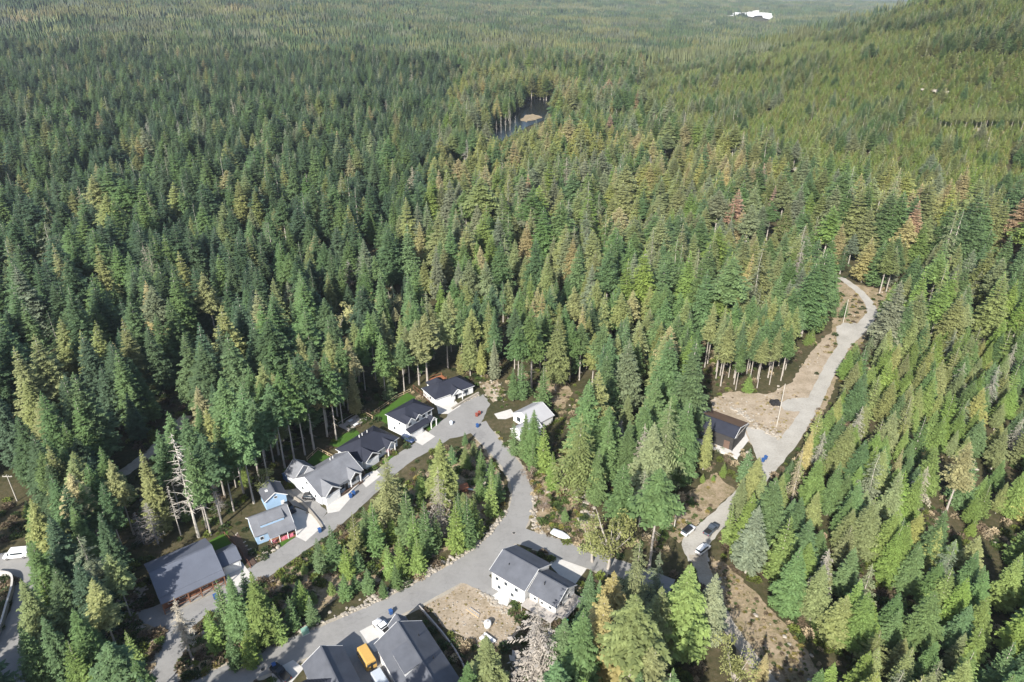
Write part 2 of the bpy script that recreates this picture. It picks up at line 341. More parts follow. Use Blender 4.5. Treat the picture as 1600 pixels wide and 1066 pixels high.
# white gravel workings far up the valley and a pond
m_pale = M2('pale_gravel', [(.3, (.55, .54, .5)), (.7, (.8, .79, .76))], .01, .05, .9, .5)
for pp in ([(1128, 26), (1146, 20), (1160, 20), (1156, 27)], [(1158, 20), (1176, 16), (1192, 17), (1196, 26), (1176, 29), (1162, 26)], [(1190, 21), (1206, 22), (1221, 29), (1208, 33), (1192, 30)], [(1076, 20), (1082, 21), (1088, 27), (1080, 27)]):
    mask_poly([(a, b-1) for a, b in pp]+[(a, b+9) for a, b in pp[::-1]])
    sheet('gravel_pit', pp, 4, m_pale, jag=8, step=30, mask=True)
m_water = M('pond_water', (.010, .012, .012), .22, .1, spec=.25)
sheet('pond', [(766, 217), (770, 198), (790, 180), (815, 165), (832, 156), (860, 155), (864, 166), (852, 188), (822, 200), (800, 214), (780, 222)], .5, m_water, jag=3.0, step=7, mask=False)
for pp in ([(805, 185), (835, 158), (860, 157), (862, 168), (845, 186), (812, 196)], [(770, 205), (785, 192), (800, 190), (800, 204), (782, 214)]): mask_poly(pp)
sheet('marsh_islet', [(812, 190), (820, 181), (832, 179), (842, 182), (846, 186), (832, 190), (822, 193)], .7, m_bank, jag=2.5, step=5, mask=False)

# ------------------------------------------------------------------ houses
FB = {'F': ((1, 0), (0, -1)), 'B': ((-1, 0), (0, 1)), 'L': ((0, -1), (-1, 0)), 'R': ((0, 1), (1, 0))}
def slab(mb, u, v, z, w_, h_, face, t0, t1):
    (ru, rv), (nu, nv) = FB[face]; vs = []
    for t in (t0, t1):
        for a, b in ((-.5, 0), (.5, 0), (.5, 1), (-.5, 1)):
            vs.append((u+ru*w_*a+nu*t, v+rv*w_*a+nv*t, z+h_*b))
    return mb.add(vs, [(0, 1, 2, 3), (7, 6, 5, 4), (0, 4, 5, 1), (1, 5, 6, 2), (2, 6, 7, 3), (3, 7, 4, 0)])
def window(root, u, v, z, w_, h_, face, frame=None):
    (ru, rv), _ = FB[face]; mb = MB(); t = .09
    for s_ in (-1, 1): slab(mb, u+ru*s_*(w_-t)/2, v+rv*s_*(w_-t)/2, z, t, h_, face, .004, .07)
    slab(mb, u, v, z, w_-2*t, t, face, .006, .066); slab(mb, u, v, z+h_-t, w_-2*t, t, face, .006, .066)
    f = mb.build('window', frame or m_trim, root)
    slab(MB(), u, v, z+t, w_-2*t, h_-2*t, face, .005, .03).build('pane', m_glass, f)
def garage(root, u, v, w_, h_, face, mat=None):
    d = slab(MB(), u, v, .06, w_, h_, face, .004, .05).build('garage_door', mat or m_trim, root)
    n = 4
    for k in range(n): slab(MB(), u, v, .06+h_*k/n+.04, w_-.12, h_/n-.08, face, .045, .075).build('door_panel', mat or m_trim, d)
def door(root, u, v, z, face, mat):
    d = slab(MB(), u, v, z, .95, 2.05, face, .004, .06).build('door', mat, root)
    (ru, rv), _ = FB[face]
    slab(MB(), u+ru*.36, v+rv*.36, z+1, .06, .06, face, .055, .11).build('handle', m_chrome, d)
def roof(root, polys, mat, thick=.2):
    mb = MB()
    for p in polys: mb.prism(p, (0, 0, -thick))
    return mb.build('roof', mat, root)
def block(root, u0, u1, v0, v1, ze, zr, mat_w, mat_r, kind='gable', axis='u', ov=.45, rf=.5, z0=-.1, fascia=True, mat_r2=None, cap=True):
    th = .2
    sw = axis == 'v'
    if sw: a0, a1, b0, b1 = v0, v1, u0, u1
    else: a0, a1, b0, b1 = u0, u1, v0, v1
    T = (lambda a, b, z: (b, a, z)) if sw else (lambda a, b, z: (a, b, z))
    rb = b0+(b1-b0)*rf
    if kind == 'gable':
        s1, s2 = (zr-ze)/(rb-b0), (zr-ze)/(b1-rb)
        cs = [(b0+ov, z0), (b1-ov, z0), (b1-ov, ze+ov*s2-th), (rb, zr-th), (b0+ov, ze+ov*s1-th)]
        MB().prism([T(a0+ov, b, z) for b, z in cs], T(a1-a0-2*ov, 0, 0)).build('wall', mat_w, root)
        p1 = [T(a0, b0, ze), T(a1, b0, ze), T(a1, rb, zr), T(a0, rb, zr)]; p2 = [T(a0, rb, zr), T(a1, rb, zr), T(a1, b1, ze), T(a0, b1, ze)]
        if mat_r2: r = roof(root, [p1], mat_r); roof(root, [p2], mat_r2)
        else: r = roof(root, [p1, p2], mat_r)
        if fascia:
            for a in (a0, a1):
                e = .03 if a == a1 else -.03
                for bb in (b0, b1):
                    MB().bar(T(a+e, bb, ze-.1), T(a+e, rb, zr-.1), .07, .26).build('fascia', m_trim, r)
        ridge = (T(a0, rb, zr+.03), T(a1, rb, zr+.03))
    elif kind == 'shed':
        s1 = (zr-ze)/(b1-b0)
        cs = [(b0+ov, z0), (b1-ov, z0), (b1-ov, zr-ov*s1-th), (b0+ov, ze+ov*s1-th)]
        MB().prism([T(a0+ov, b, z) for b, z in cs], T(a1-a0-2*ov, 0, 0)).build('wall', mat_w, root)
        r = roof(root, [[T(a0, b0, ze), T(a1, b0, ze), T(a1, b1, zr), T(a0, b1, zr)]], mat_r); return r
    else:
        hw = (b1-b0)/2; rb = b0+hw; r0, r1 = a0+hw*.95, a1-hw*.95; sl_ = (zr-ze)/hw
        zt = ze+ov*sl_-th
        MB().box(*((b0+ov, b1-ov, a0+ov, a1-ov) if sw else (a0+ov, a1-ov, b0+ov, b1-ov)), z0, zt).build('wall', mat_w, root)
        A, B, C_, D = T(a0, b0, ze), T(a1, b0, ze), T(a1, b1, ze), T(a0, b1, ze); E_, F_ = T(r0, rb, zr), T(r1, rb, zr)
        r = roof(root, [[A, B, F_, E_], [B, C_, F_], [C_, D, E_, F_], [D, A, E_]], mat_r)
        ridge = (T(r0, rb, zr+.03), T(r1, rb, zr+.03))
        if fascia:
            for p_, q_ in ((A, B), (B, C_), (C_, D), (D, A)):
                MB().bar(Vector(p_)-Vector((0, 0, .12)), Vector(q_)-Vector((0, 0, .12)), .1, .16).build('gutter', m_trim, r)
    if cap: MB().bar(*ridge, .3, .07).build('ridge_cap', mat_r, r)
    return r
def cross_gable(root, u0, u1, v0, v1, ze, zr, mat_w, mat_r, tri=True):
    """small front-facing gable: ridge runs along v from v0 back to v1"""
    um = (u0+u1)/2
    r = roof(root, [[(u0, v0, ze), (um, v0, zr), (um, v1, zr), (u0, v1, ze)], [(um, v0, zr), (u1, v0, ze), (u1, v1, ze), (um, v1, zr)]], mat_r)
    if tri: MB().prism([(u0+.3, v0+.35, ze-.25), (u1-.3, v0+.35, ze-.25), (um, v0+.35, zr-.22)], (0, .3, 0)).build('gable_wall', mat_w, root)
    for a in (u0, u1): MB().bar((a, v0-.03, ze-.1), (um, v0-.03, zr-.1), .07, .28).build('fascia', m_trim, r)
    return r
def roofmat(name, c, var=.17, rough=.8): return M(name, c, rough, var, .35, .25, bmp=.02)
r_char = roofmat('charcoal_shingle', (.098, .104, .120)); r_navy = roofmat('black_shingle', (.024, .027, .040)); r_grey = roofmat('grey_shingle', (.165, .17, .184))
r_metal = roofmat('dark_grey_metal', (.11, .121, .150), .08, .5); r_light = roofmat('pale_grey_metal', (.36, .36, .37), .05, .55); r_rust = roofmat('brown_shingle', (.11, .07, .045), .15)
w_blue = M('blue_siding', (.30, .44, .60), .65, .04); w_red = M('red_brown_siding', (.21, .095, .06), .75, .2, 2); w_dark = M('dark_siding', (.045, .042, .04), .7, .15, 2)
w_grey = M('light_grey_siding', (.56, .57, .58), .65, .04); m_pink = M('pink_flowers', (.55, .16, .22), .8, .3, 8)
def house(name, label, px, py, ze, ang, cat='house'):
    x, y = P(px, py, ze); return thing(name, label, cat, (x, y, 0), rad(ang))
def zz(o, p): return (o[0]+p[0]/o[2], o[1]+p[1]/o[2])
def post(root, u, v, z0, z1, w_=.18, mat=None, name='post'): MB().box(u-w_/2, u+w_/2, v-w_/2, v+w_/2, z0, z1).build(name, mat or m_trim, root)

# A: long house with timber porch and its attached garage
A = house('porch_house', 'long house with big slate-grey metal roof and red timber porch', 249.8, 940.8, 4, 38.3)
block(A, 0, 14.1, 1.0, 14.3, 4.2, 7.1, w_red, r_metal, ov=.5, rf=.47, fascia=False)
roof(A, [[(0.02, -.35, 3.45), (14.08, -.35, 3.45), (14.08, 1.02, 4.12), (0.02, 1.02, 4.12)]], r_metal, .15)
for u in (.3, 3.0, 5.7, 8.4, 11.1, 13.8): post(A, u, -.1, 0, 3.4, .22, m_wood)
MB().box(.2, 13.9, -.22, 0.02, 3.0, 3.25).build('beam', m_wood, A)
for u0 in (.3, 3.0, 5.7, 8.4, 11.1): MB().bar((u0+.12, -.1, 1.0), (u0+2.58, -.1, 1.0), .08, .12).build('rail', m_wood, A)
for u in (2.2, 4.6, 9.6, 12.2): window(A, u, 1.5, 1.0, 1.4, 1.3, 'F')
door(A, 7.0, 1.5, .05, 'F', m_wood)
block(A, 14.25, 19.0, 2.9, 9.6, 3.1, 4.7, m_white, r_metal, ov=.35, fascia=False)
garage(A, 16.6, 3.25, 3.4, 2.4, 'F')
MB().box(.4, 13.6, -.5, -.38, -.05, .35).build('planter_wall', m_rock, A)
# B1: blue house with dormer; B2: blue garage behind
B = house('blue_house', 'light blue house with grey roof and long shed dormer', *zz((360, 730, 8.2), (310, 900)), 3, 33.5)
block(B, 0, 9.9, 0, 8.6, 3, 6.0, w_blue, r_grey, ov=.4)
block(B, 1.9, 8.2, 1.2, 4.25, 4.95, 5.95, w_blue, r_grey, 'shed', ov=.2, z0=3.5)
for k in range(4): MB().box(2.6+k*1.35, 3.6+k*1.35, 1.32, 1.395, 4.55, 4.85).build('skylight', m_trim, B)
roof(B, [[(3.2, -1.9, 2.5), (9.9, -1.9, 2.5), (9.9, .0, 3.02), (3.2, .0, 3.02)]], r_grey, .14)
for u in (3.4, 5.5, 7.6, 9.7): post(B, u, -1.75, 0, 2.4)
MB().box(3.2, 9.8, -1.8, .38, .0, .25).build('porch_floor', m_wood, B)
for u in (4.1, 6.4, 7.4, 8.5): MB().box(u-.45, u+.45, -1.7, -1.2, .25, .95).build('flower_box', m_pink, B)
window(B, 1.7, .4, 1.0, 1.0, 1.1, 'F'); window(B, 5.2, .4, 1.1, 1.3, 1.1, 'F'); door(B, 6.8, .4, .26, 'F', m_trim)
window(B, .4, 3.0, 1.1, 1.2, 1.2, 'L'); window(B, .4, 5.8, 1.1, 1.0, 1.2, 'L')
x, y = P(*zz((360, 730, 8.2), (435, 455)), 3.6)
B2 = thing('blue_garage', 'small light blue gabled garage with dark grey roof behind the blue house', 'garage', (x, y, 0), rad(33.5))
block(B2, 0, 6.2, 0, 6.4, 3.6, 5.6, w_blue, r_char, axis='v', ov=.35)
window(B2, 3.1, .35, 3.4, .9, .8, 'F'); door(B2, 4.7, .35, 0, 'F', m_trim); MB().box(1.2, 1.9, 2.6, 3.4, 4.75, 4.9).build('skylight', m_trim, B2)
# C: grey gabled house
C = house('gabled_house', 'pale grey house with mid-grey roof and two small front gables', *zz((440, 690, 9.69), (590, 835)), 3.4, 52)
block(C, 0, 15.0, 0, 12.4, 3.3, 7.0, w_grey, r_grey, ov=.45)
cross_gable(C, .6, 6.0, -1.3, 5.2, 3.3, 5.6, w_dark, r_grey); MB().box(.95, 5.65, -.95, .46, 0, 3.15).build('wall', w_grey, C); garage(C, 3.3, -.95, 4.6, 2.3, 'F')
cross_gable(C, 9.6, 13.6, -.9, 4.4, 3.3, 5.1, w_dark, r_grey)
for u in (9.9, 13.3): post(C, u, -.6, 0, 3.1, .25)
for u in (7.6, 11.6): window(C, u, .45, 1.0, 1.5, 1.3, 'F', w_dark)
door(C, 9.0, .45, 0, 'F', w_dark); MB().box(6.2, 13.8, -1.0, -.55, 0, .7).build('flower_bed', M('mulch', (.09, .06, .045), .9, .3, 3), C)
r = cross_gable(C, 1.0, 7.6, 10.2, 7.2, 3.3, 6.2, w_grey, r_grey, tri=False)
block(C, .3, 7.4, 11.9, 16.6, 3.2, 6.1, w_grey, r_grey, axis='v', ov=.4)
for v in (3.0, 5.6, 8.6): window(C, .45, v, 1.2, .9, 1.2, 'L')
window(C, .45, 6.2, 4.3, 1.0, .9, 'L')
for u in (10.2, 11.2): MB().tube([(u, 8.2, 5.6), (u, 8.2, 6.5)], [.14, .14], 8).build('roof_vent', m_trim, C)
# D, E, F: black roofed white houses
D = house('hip_roof_bungalow', 'white bungalow with wide black hipped roof beside the grey gabled house', *zz((510, 590, 7.615), (415, 1010)), 3, 54)
block(D, 0, 15.6, 0, 11.2, 3, 6.1, m_white, r_navy, 'hip', ov=.5)
cross_gable(D, .7, 6.4, -1.2, 4.4, 3.0, 5.0, w_dark, r_navy); MB().box(1.05, 6.05, -.85, .5, 0, 2.8).build('wall', m_white, D); garage(D, 3.55, -.85, 4.8, 2.2, 'F')
cross_gable(D, 9.4, 12.8, -1.4, 3.6, 2.9, 4.6, w_grey, r_navy)
for u in (9.7, 12.5): post(D, u, -1.1, 0, 2.8, .25)
window(D, 7.8, .5, 1.0, 1.4, 1.3, 'F'); window(D, 13.9, .5, 1.0, 1.4, 1.3, 'F'); door(D, 11.1, .5, 0, 'F', m_pink)
for u in (6.4, 7.6, 9.6): MB().tube([(u, 7.4, 5.2), (u, 7.4, 6.0)], [.14, .14], 8).build('roof_vent', m_trim, D)
window(D, .5, 4, 1.1, 1.2, 1.1, 'L')
E_ = house('two_storey_house', 'white two-storey house with black hipped roof and skirt roof above its garage', *zz((510, 590, 7.615), (940, 550)), 6, 51)
block(E_, 0, 12.3, 0, 9.4, 5.7, 8.0, m_white, r_navy, 'hip', ov=.45)
roof(E_, [[(.3, -1.5, 2.7), (9.0, -1.5, 2.7), (9.0, .46, 3.6), (.3, .46, 3.6)]], r_navy, .16)
MB().box(.6, 6.2, -1.1, .46, 0, 2.6).build('wall', m_white, E_); garage(E_, 3.4, -1.1, 4.8, 2.15, 'F')
cross_gable(E_, .5, 3.8, -.5, 3.6, 5.7, 7.2, m_white, r_navy); cross_gable(E_, 4.2, 6.8, -.4, 2.8, 5.7, 6.9, m_white, r_navy)
cross_gable(E_, 9.1, 11.8, -1.8, .5, 2.6, 3.9, m_white, r_navy)
for u in (9.3, 11.6): post(E_, u, -1.6, 0, 2.5, .25)
for u in (2.2, 5.5, 8.2, 10.6): window(E_, u, .45, 4.0, 1.2, 1.1, 'F', w_dark)
door(E_, 10.5, .45, 0, 'F', w_dark); window(E_, .45, 3.2, 4.0, 1.0, 1.0, 'L'); window(E_, .45, 5.8, 1.2, 1.0, 1.1, 'L')
F_ = house('gable_porch_bungalow', 'white bungalow with black roof and gabled porch at the head of the cul-de-sac', *zz((640, 560, 7.27), (290, 470)), 3, 36)
block(F_, 0, 15.8, 0, 9.4, 3, 5.9, m_white, r_navy, 'hip', ov=.45)
block(F_, 3.2, 9.2, 6.0, 12.2, 3.0, 5.2, m_white, r_navy, 'hip', axis='v', ov=.4, fascia=False)
cross_gable(F_, 6.0, 10.4, -1.3, 3.8, 3.0, 4.9, m_white, r_navy)
for u in (6.3, 10.1): post(F_, u, -1.0, 0, 2.9, .25)
garage(F_, 3.1, .45, 4.7, 2.25, 'F'); window(F_, 12.6, .45, 1.0, 1.8, 1.3, 'F'); window(F_, 7.0, .45, 1.0, 1.0, 1.3, 'F'); door(F_, 8.6, .45, 0, 'F', w_dark); window(F_, .45, 4.0, 1.1, 1.2, 1.1, 'L')
# G: pale metal roof
x, y = P(*zz((640, 560, 7.27), (1280, 615)), 5.2)
Gh = thing('metal_roof_house', 'white house with pale grey metal roof across the cul-de-sac behind young firs', 'house', (x, y, 0), rad(42))
block(Gh, -.4, 9.0, -5.6, 4.6, 2.9, 5.4, m_white, r_light, ov=.35, rf=.55)
block(Gh, -6.6, 1.6, -7.8, -1.6, 2.8, 4.6, m_white, r_light, axis='u', ov=.3)
for v in (-6.2, -3.6): window(Gh, -6.3, v, 1.1, 1.1, 1.2, 'L')
window(Gh, -.05, 1.6, 1.0, 1.6, 1.6, 'L', w_dark); window(Gh, 4.0, 4.25, 1.1, 1.2, 1.1, 'B')
# H: house at the junction
Hh = house('split_house', 'white house with stepped dark grey gable roofs at the road junction', *zz((740, 830, 6.957), (170, 425)), 5.5, -37.5)
block(Hh, 0, 10.3, 0, 10.4, 5.5, 8.0, m_white, r_char, ov=.4)
block(Hh, 10.35, 18.2, .8, 9.2, 4.9, 7.3, m_white, r_char, ov=.4)
for u, z in ((2.0, 3.2), (4.6, 3.2), (7.6, 3.2), (2.6, .9), (6.4, .9)): window(Hh, u, .4, z, 1.1, 1.2, 'F')
for u, z in ((12.2, 3.0), (14.2, 3.0), (16.4, 3.0)): window(Hh, u, 1.2, z, .9, .9, 'F')
for v, z in ((3.4, 3.0), (6.4, 3.0), (5.0, 5.3)): window(Hh, 17.8, v, z, 1.2, 1.3, 'R')
door(Hh, 17.8, 5.0, .1, 'R', w_dark)
MB().box(10.2, 18.4, -1.5, 1.18, 2.35, 2.5).build('deck', m_wgrey, Hh)
for u in (10.4, 13, 15.6, 18.2): post(Hh, u, -1.35, 0, 2.35, .16, m_wgrey)
MB().box(17.85, 20.4, 1.0, 8.6, 2.3, 2.45).build('deck', m_wgrey, Hh)
for v in (1.2, 4.8, 8.4): post(Hh, 20.2, v, 0, 2.3, .16, m_wgrey)
for v in (1.2, 4.8, 8.4): post(Hh, 20.3, v, 2.45, 3.4, .09, m_trim, 'rail_post')
MB().bar((20.3, 1.0, 3.4), (20.3, 8.6, 3.4), .07, .07).build('hand_rail', m_trim, Hh)
for u, v in ((3.5, 3.0), (13.2, 3.4)): MB().tube([(u, v, 6.5), (u, v, 7.4)], [.1, .1], 7).build('roof_vent', m_black, Hh)
# I: long dark roof at the bottom
x, y = P(*zz((400, 930, 4.444), (820, 340)), 4)
Ih = thing('dormer_house', 'long grey-roofed house with shed dormer beside the yellow bus', 'house', (x, y, 0), rad(-57))
block(Ih, 0, 20, 0, 11, 4.0, 7.2, w_grey, r_char, ov=.45)
block(Ih, 5.4, 11.6, 1.6, 5.6, 6.3, 7.15, w_grey, r_char, 'shed', ov=.25, z0=4.5)
block(Ih, -2.9, .5, 4.3, 8.6, 3.9, 6.2, w_grey, r_char, ov=.3)
cross_gable(Ih, 13.2, 17.4, -2.6, 4.4, 4.0, 6.4, w_grey, r_grey)
for u in (13.5, 17.1): post(Ih, u, -2.3, 0, 3.9, .25)
garage(Ih, 3.0, .45, 2.6, 2.2, 'F'); garage(Ih, 6.5, .45, 2.6, 2.2, 'F')
for u in (9.5, 12): window(Ih, u, .45, 1.0, 1.2, 1.2, 'F')
for v in (2.4, 9.6): window(Ih, .45, v, 1.2, 1.1, 1.3, 'L')
for u in (4.5, 11.0): MB().tube([(u, 8.2, 5.4), (u, 8.2, 6.2)], [.1, .1], 7).build('roof_vent', m_black, Ih)
# J: dark roof at the bottom edge
x, y = P(*zz((400, 930, 4.444), (320, 495)), 4)
Jh = thing('cross_gable_house', 'dark roofed house with ribbed metal wing beside the dark pickup', 'house', (x, y, 0), rad(-57))
block(Jh, -.3, 14, 0, 8.6, 4, 6.8, w_grey, r_char, ov=.4)
jr = block(Jh, 3.2, 12.2, -7.2, 4.6, 3.8, 6.4, w_grey, r_navy, axis='v', ov=.4, cap=False)
mb = MB()
for k in range(20):
    v = -7.1+k*.51
    for s_ in (-1, 1): mb.bar((7.7, v, 6.43), (7.7+s_*4.48, v, 3.83), .05, .05)
tag(mb.build('roof_rib', r_navy, jr), kind='stuff')
garage(Jh, .1, 2.6, 3.4, 2.2, 'L'); window(Jh, .1, 6.0, 1.2, 1.1, 1.2, 'L')
# K: dark cabin by the gravel road
x, y = P(*zz((1080, 600, 7.615), (520, 650)), 5)
Kh = thing('dark_cabin', 'dark cabin with black front roof slope and brown back slope by the gravel road', 'house', (x, y, 0), rad(-38.5))
block(Kh, -12.6, 0, 0, 10.8, 5.0, 7.0, w_dark, r_navy, ov=.4, rf=.34, mat_r2=r_rust)
for v, z in ((3.0, 3.0), (7.4, 3.0)): window(Kh, -.4, v, z, 1.3, 1.5, 'R', w_dark)
MB().bar((.05, .6, 4.9), (.05, 10.6, 4.9), .12, .2).build('trim_board', m_wgrey, Kh)
for u in (-10, -7.2): window(Kh, u, .4, 1.0, 1.8, 1.7, 'F', w_dark)
MB().box(-3.2, -1.4, .25, .41, 0, 3.0).build('timber_panel', M('weathered_cedar', (.13, .085, .065), .8, .2, 3), Kh); post(Kh, -.2, -.1, 0, 4.9, .2, m_black)
MB().box(-12.4, 2.4, -2.4, .2, -.05, .35).build('walkway', m_conc, Kh)
MB().box(-12.4, 2.6, -2.75, -2.42, -.05, .8).build('parapet', m_conc, Kh)
mask_poly([(1052, 815), (1090, 790), (1125, 800), (1132, 832), (1112, 885), (1088, 888), (1060, 855)])
# houses' outlines in the photograph (no tree may stand in front of them)
for pp in ([(223, 880), (325, 838), (362, 842), (385, 870), (385, 895), (352, 905), (250, 955)], [(382, 815), (392, 760), (420, 750), (446, 770), (470, 800), (478, 830), (400, 860)],
           [(452, 748), (470, 720), (520, 700), (565, 730), (545, 770), (510, 795), (470, 770)], [(520, 705), (560, 670), (590, 660), (630, 690), (590, 725), (560, 735)],
           [(602, 650), (645, 622), (680, 640), (682, 665), (640, 685), (605, 670)], [(658, 608), (690, 585), (705, 580), (745, 605), (742, 618), (690, 632)],
           [(780, 665), (782, 645), (810, 625), (832, 622), (845, 640), (810, 655), (785, 690)], [(755, 900), (785, 850), (850, 880), (893, 905), (885, 950), (862, 960), (800, 935)],
           [(585, 1005), (630, 955), (650, 960), (720, 1066), (600, 1066)], [(425, 1066), (480, 1030), (525, 1025), (545, 1066)], [(1120, 648), (1145, 640), (1178, 664), (1150, 705), (1118, 690)], [(0, 846), (58, 842), (58, 885), (0, 890)]):
    mask_poly(pp); mask_poly(pp, HARD)

# ------------------------------------------------------------------ trees: normalised meshes, 1 unit tall
def mesh_arrays(name, V, F, mat, tip=None, smooth=False):
    me = bpy.data.meshes.new(name); me.from_pydata(V, [], F); me.materials.append(mat)
    if tip is not None:
        a = me.attributes.new('tip', 'FLOAT', 'POINT'); a.data.foreach_set('value', np.asarray(tip, np.float32))
    return me
class Leaf:
    def __init__(s): s.v = []; s.f = []; s.t = []
    def blade(s, p, d, wv, t0, t1):
        b = len(s.v); m = p+d*.45
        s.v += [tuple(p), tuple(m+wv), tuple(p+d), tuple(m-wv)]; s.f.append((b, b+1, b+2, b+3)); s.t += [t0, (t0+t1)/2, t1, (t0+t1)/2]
def fir_crown(seed, z0, R, nw, per, droop, segs=6, wid=.30, pw=.8, ragged=.2, tw=.40, up=.35):
    r = random.Random(seed); L = Leaf(); lean = (r.uniform(-.012, .012), r.uniform(-.012, .012))
    for i in range(nw):
        rel = (i+r.uniform(-.3, .3))/nw; rel = min(max(rel, 0), .985); z = z0+(1-z0)*rel
        prof = (1-rel)**pw*min(1, .55+rel*2.4)
        n = max(4, int(per*(.7+.5*(1-rel))+r.random())); a0 = r.uniform(0, 6.28)
        for b in range(n):
            if r.random() < ragged*.35: continue
            az = a0+6.283*b/n+r.uniform(-.25, .25); ln = max(.012, R*prof*r.uniform(1-ragged*1.6, 1+ragged*.7))
            ca, sa = math.cos(az), math.sin(az); pit = up*rel**1.3-droop*.35+r.uniform(-.12, .12)
            rad_ = Vector((ca, sa, 0)); tan = Vector((-sa, ca, 0)); base = Vector((lean[0]*rel, lean[1]*rel, z))
            for k in range(segs):
                s_ = (k+.6)/segs; q = base+rad_*(ln*s_)+Vector((0, 0, ln*(s_*pit-droop*s_*s_*.55+.12*s_**4)))
                tl = ln*tw*(1.05-.62*s_)+.006
                for sd in (-1, 1):
                    d = (rad_*r.uniform(.35, .75)+tan*sd*r.uniform(.6, 1.0)+Vector((0, 0, r.uniform(-.42, .12)-droop*.25))).normalized()*tl*r.uniform(.75, 1.2)
                    wv = d.cross(Vector((r.uniform(-.5, .5), r.uniform(-.5, .5), 1))).normalized()*tl*wid*r.uniform(.8, 1.2)
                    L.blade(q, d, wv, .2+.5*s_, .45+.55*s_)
            q = base+rad_*(ln*.8)+Vector((0, 0, ln*(.8*pit-droop*.35+.05)))
            L.blade(q, rad_*ln*.26+Vector((0, 0, .02*ln)), tan*ln*.09, .6, 1)
    for k in range(5):
        an = k*1.26; L.blade(Vector((lean[0], lean[1], .955)), Vector((.006*math.cos(an), .006*math.sin(an), .05)), Vector((-math.sin(an), math.cos(an), 0))*.006, .6, 1)
    return L
def trunk(seed, r0, top=.97, bend=.006, stubs=0):
    r = random.Random(seed); mb = MB(); pts = []; n = 7
    for k in range(n):
        t = k/(n-1); pts.append((r.uniform(-bend, bend)*t, r.uniform(-bend, bend)*t, top*t-.01*(k == 0)))
    mb.tube(pts, [r0*(1.25 if k == 0 else 1)*(1-k/(n-1)*.88) for k in range(n)], 6)
    for k in range(stubs):
        z = r.uniform(.12, .6); a = r.uniform(0, 6.28); l = r.uniform(.02, .06)
        mb.tube([(0, 0, z), (math.cos(a)*l, math.sin(a)*l, z-.012)], [r0*.16, r0*.05], 3, False)
    return mb
def dead_tree(seed, r0, n, R, thin=1.0, zs=.25):
    r = random.Random(seed); t = trunk(seed, r0, .99, .008); mb = MB()
    for k in range(n):
        z = zs+(1-zs)*(k+r.random())/n*.97; rel = (z-zs)/(1-zs); ln = R*(1-rel)**.7*r.uniform(.5, 1.15)+.012
        a = r.uniform(0, 6.28); d = Vector((math.cos(a), math.sin(a), r.uniform(-.15, .25))); p = Vector((0, 0, z))
        q = p+d*ln*.55; e = q+(d+Vector((r.uniform(-.3, .3), r.uniform(-.3, .3), r.uniform(-.45, .2))))*ln*.45
        mb.tube([p, q, e], [.0028*thin, .002*thin, .0008*thin], 3, False)
        for s_ in range(4):
            c_ = p.lerp(q, r.uniform(.4, 1)); f = c_+Vector((r.uniform(-1, 1), r.uniform(-1, 1), r.uniform(-.7, .25)))*ln*.28
            mb.tube([c_, f], [.0015*thin, .0006*thin], 3, False)
    return t, mb
def broad_tree(seed, nblob=26, leaf=.05, per=70):
    r = random.Random(seed); t = MB(); L = Leaf(); tips = []
    t.tube([(0, 0, -.01), (.01, 0, .2), (0, .01, .42)], [.024, .018, .012], 6)
    for k in range(11):
        a = r.uniform(0, 6.28); e = Vector((math.cos(a)*r.uniform(.1, .26), math.sin(a)*r.uniform(.1, .26), r.uniform(.5, .9)))
        s_ = Vector((0, 0, r.uniform(.2, .42))); m = s_.lerp(e, .5)+Vector((0, 0, -.03)); t.tube([s_, m, e], [.009, .006, .003], 4, False); tips += [m, e]
    for k in range(nblob):
        c_ = r.choice(tips)+Vector((r.gauss(0, .06), r.gauss(0, .06), r.gauss(0, .06))); br = r.uniform(.05, .11); bt = r.random()*.5
        for j in range(per):
            d = Vector((r.gauss(0, 1), r.gauss(0, 1), r.gauss(.25, 1))).normalized(); p = c_+d*br*r.random()**.4
            l = (d+Vector((r.uniform(-1, 1), r.uniform(-1, 1), r.uniform(-1, .4)))).normalized()*leaf*r.uniform(.35, .7)
            L.blade(p, l, l.cross(Vector((r.uniform(-1, 1), r.uniform(-1, 1), 1))).normalized()*leaf*.2, bt, bt+.5)
    return t, L
KINDS = {}
def reg(name, L, T, mat=None, tm=None):
    KINDS[name] = (mesh_arrays('crown_'+name, L.v, L.f, mat or m_fol, L.t) if isinstance(L, Leaf) else L.mesh('branches_'+name, tm or m_dead), T.mesh('trunk_'+name, tm or m_bark))
for k in range(3): reg('full%d' % k, fir_crown(10+k, .10+.04*k, .185+.02*k, 33, 10, .45, segs=8, wid=.25, tw=.36, pw=.80), trunk(20+k, .011))
for k in range(3): reg('high%d' % k, fir_crown(30+k, .40+.08*k, .165+.012*k, 27, 9, .45, segs=7, wid=.26, tw=.37, pw=.8, ragged=.3), trunk(40+k, .0095, stubs=22))
for k in range(3): reg('young%d' % k, fir_crown(50+k, .015, .25+.03*k, 20, 9, .25, segs=7, wid=.26, pw=.85, tw=.42, up=.6, ragged=.25), trunk(60+k, .016))
for k in range(3): reg('sparse%d' % k, fir_crown(70+k, .14+.06*k, .15, 22, 6, .95, wid=.2, pw=.6, ragged=.55, tw=.36), trunk(80+k, .0115, stubs=14))
reg('sparse3', fir_crown(75, .12, .29, 22, 7, 1.0, segs=9, wid=.13, pw=.7, ragged=.5, tw=.24), trunk(85, .012, stubs=14)); reg('sparse4', fir_crown(76, .16, .27, 24, 8, .75, segs=8, wid=.17, pw=.75, ragged=.4, tw=.28), trunk(86, .012, stubs=14))
m_grey = M('lichen_twigs', (.40, .37, .31), .9, .2, 14)
t, b = dead_tree(90, .011, 80, .15, 1.1); reg('dead0', b, t, tm=m_dead)
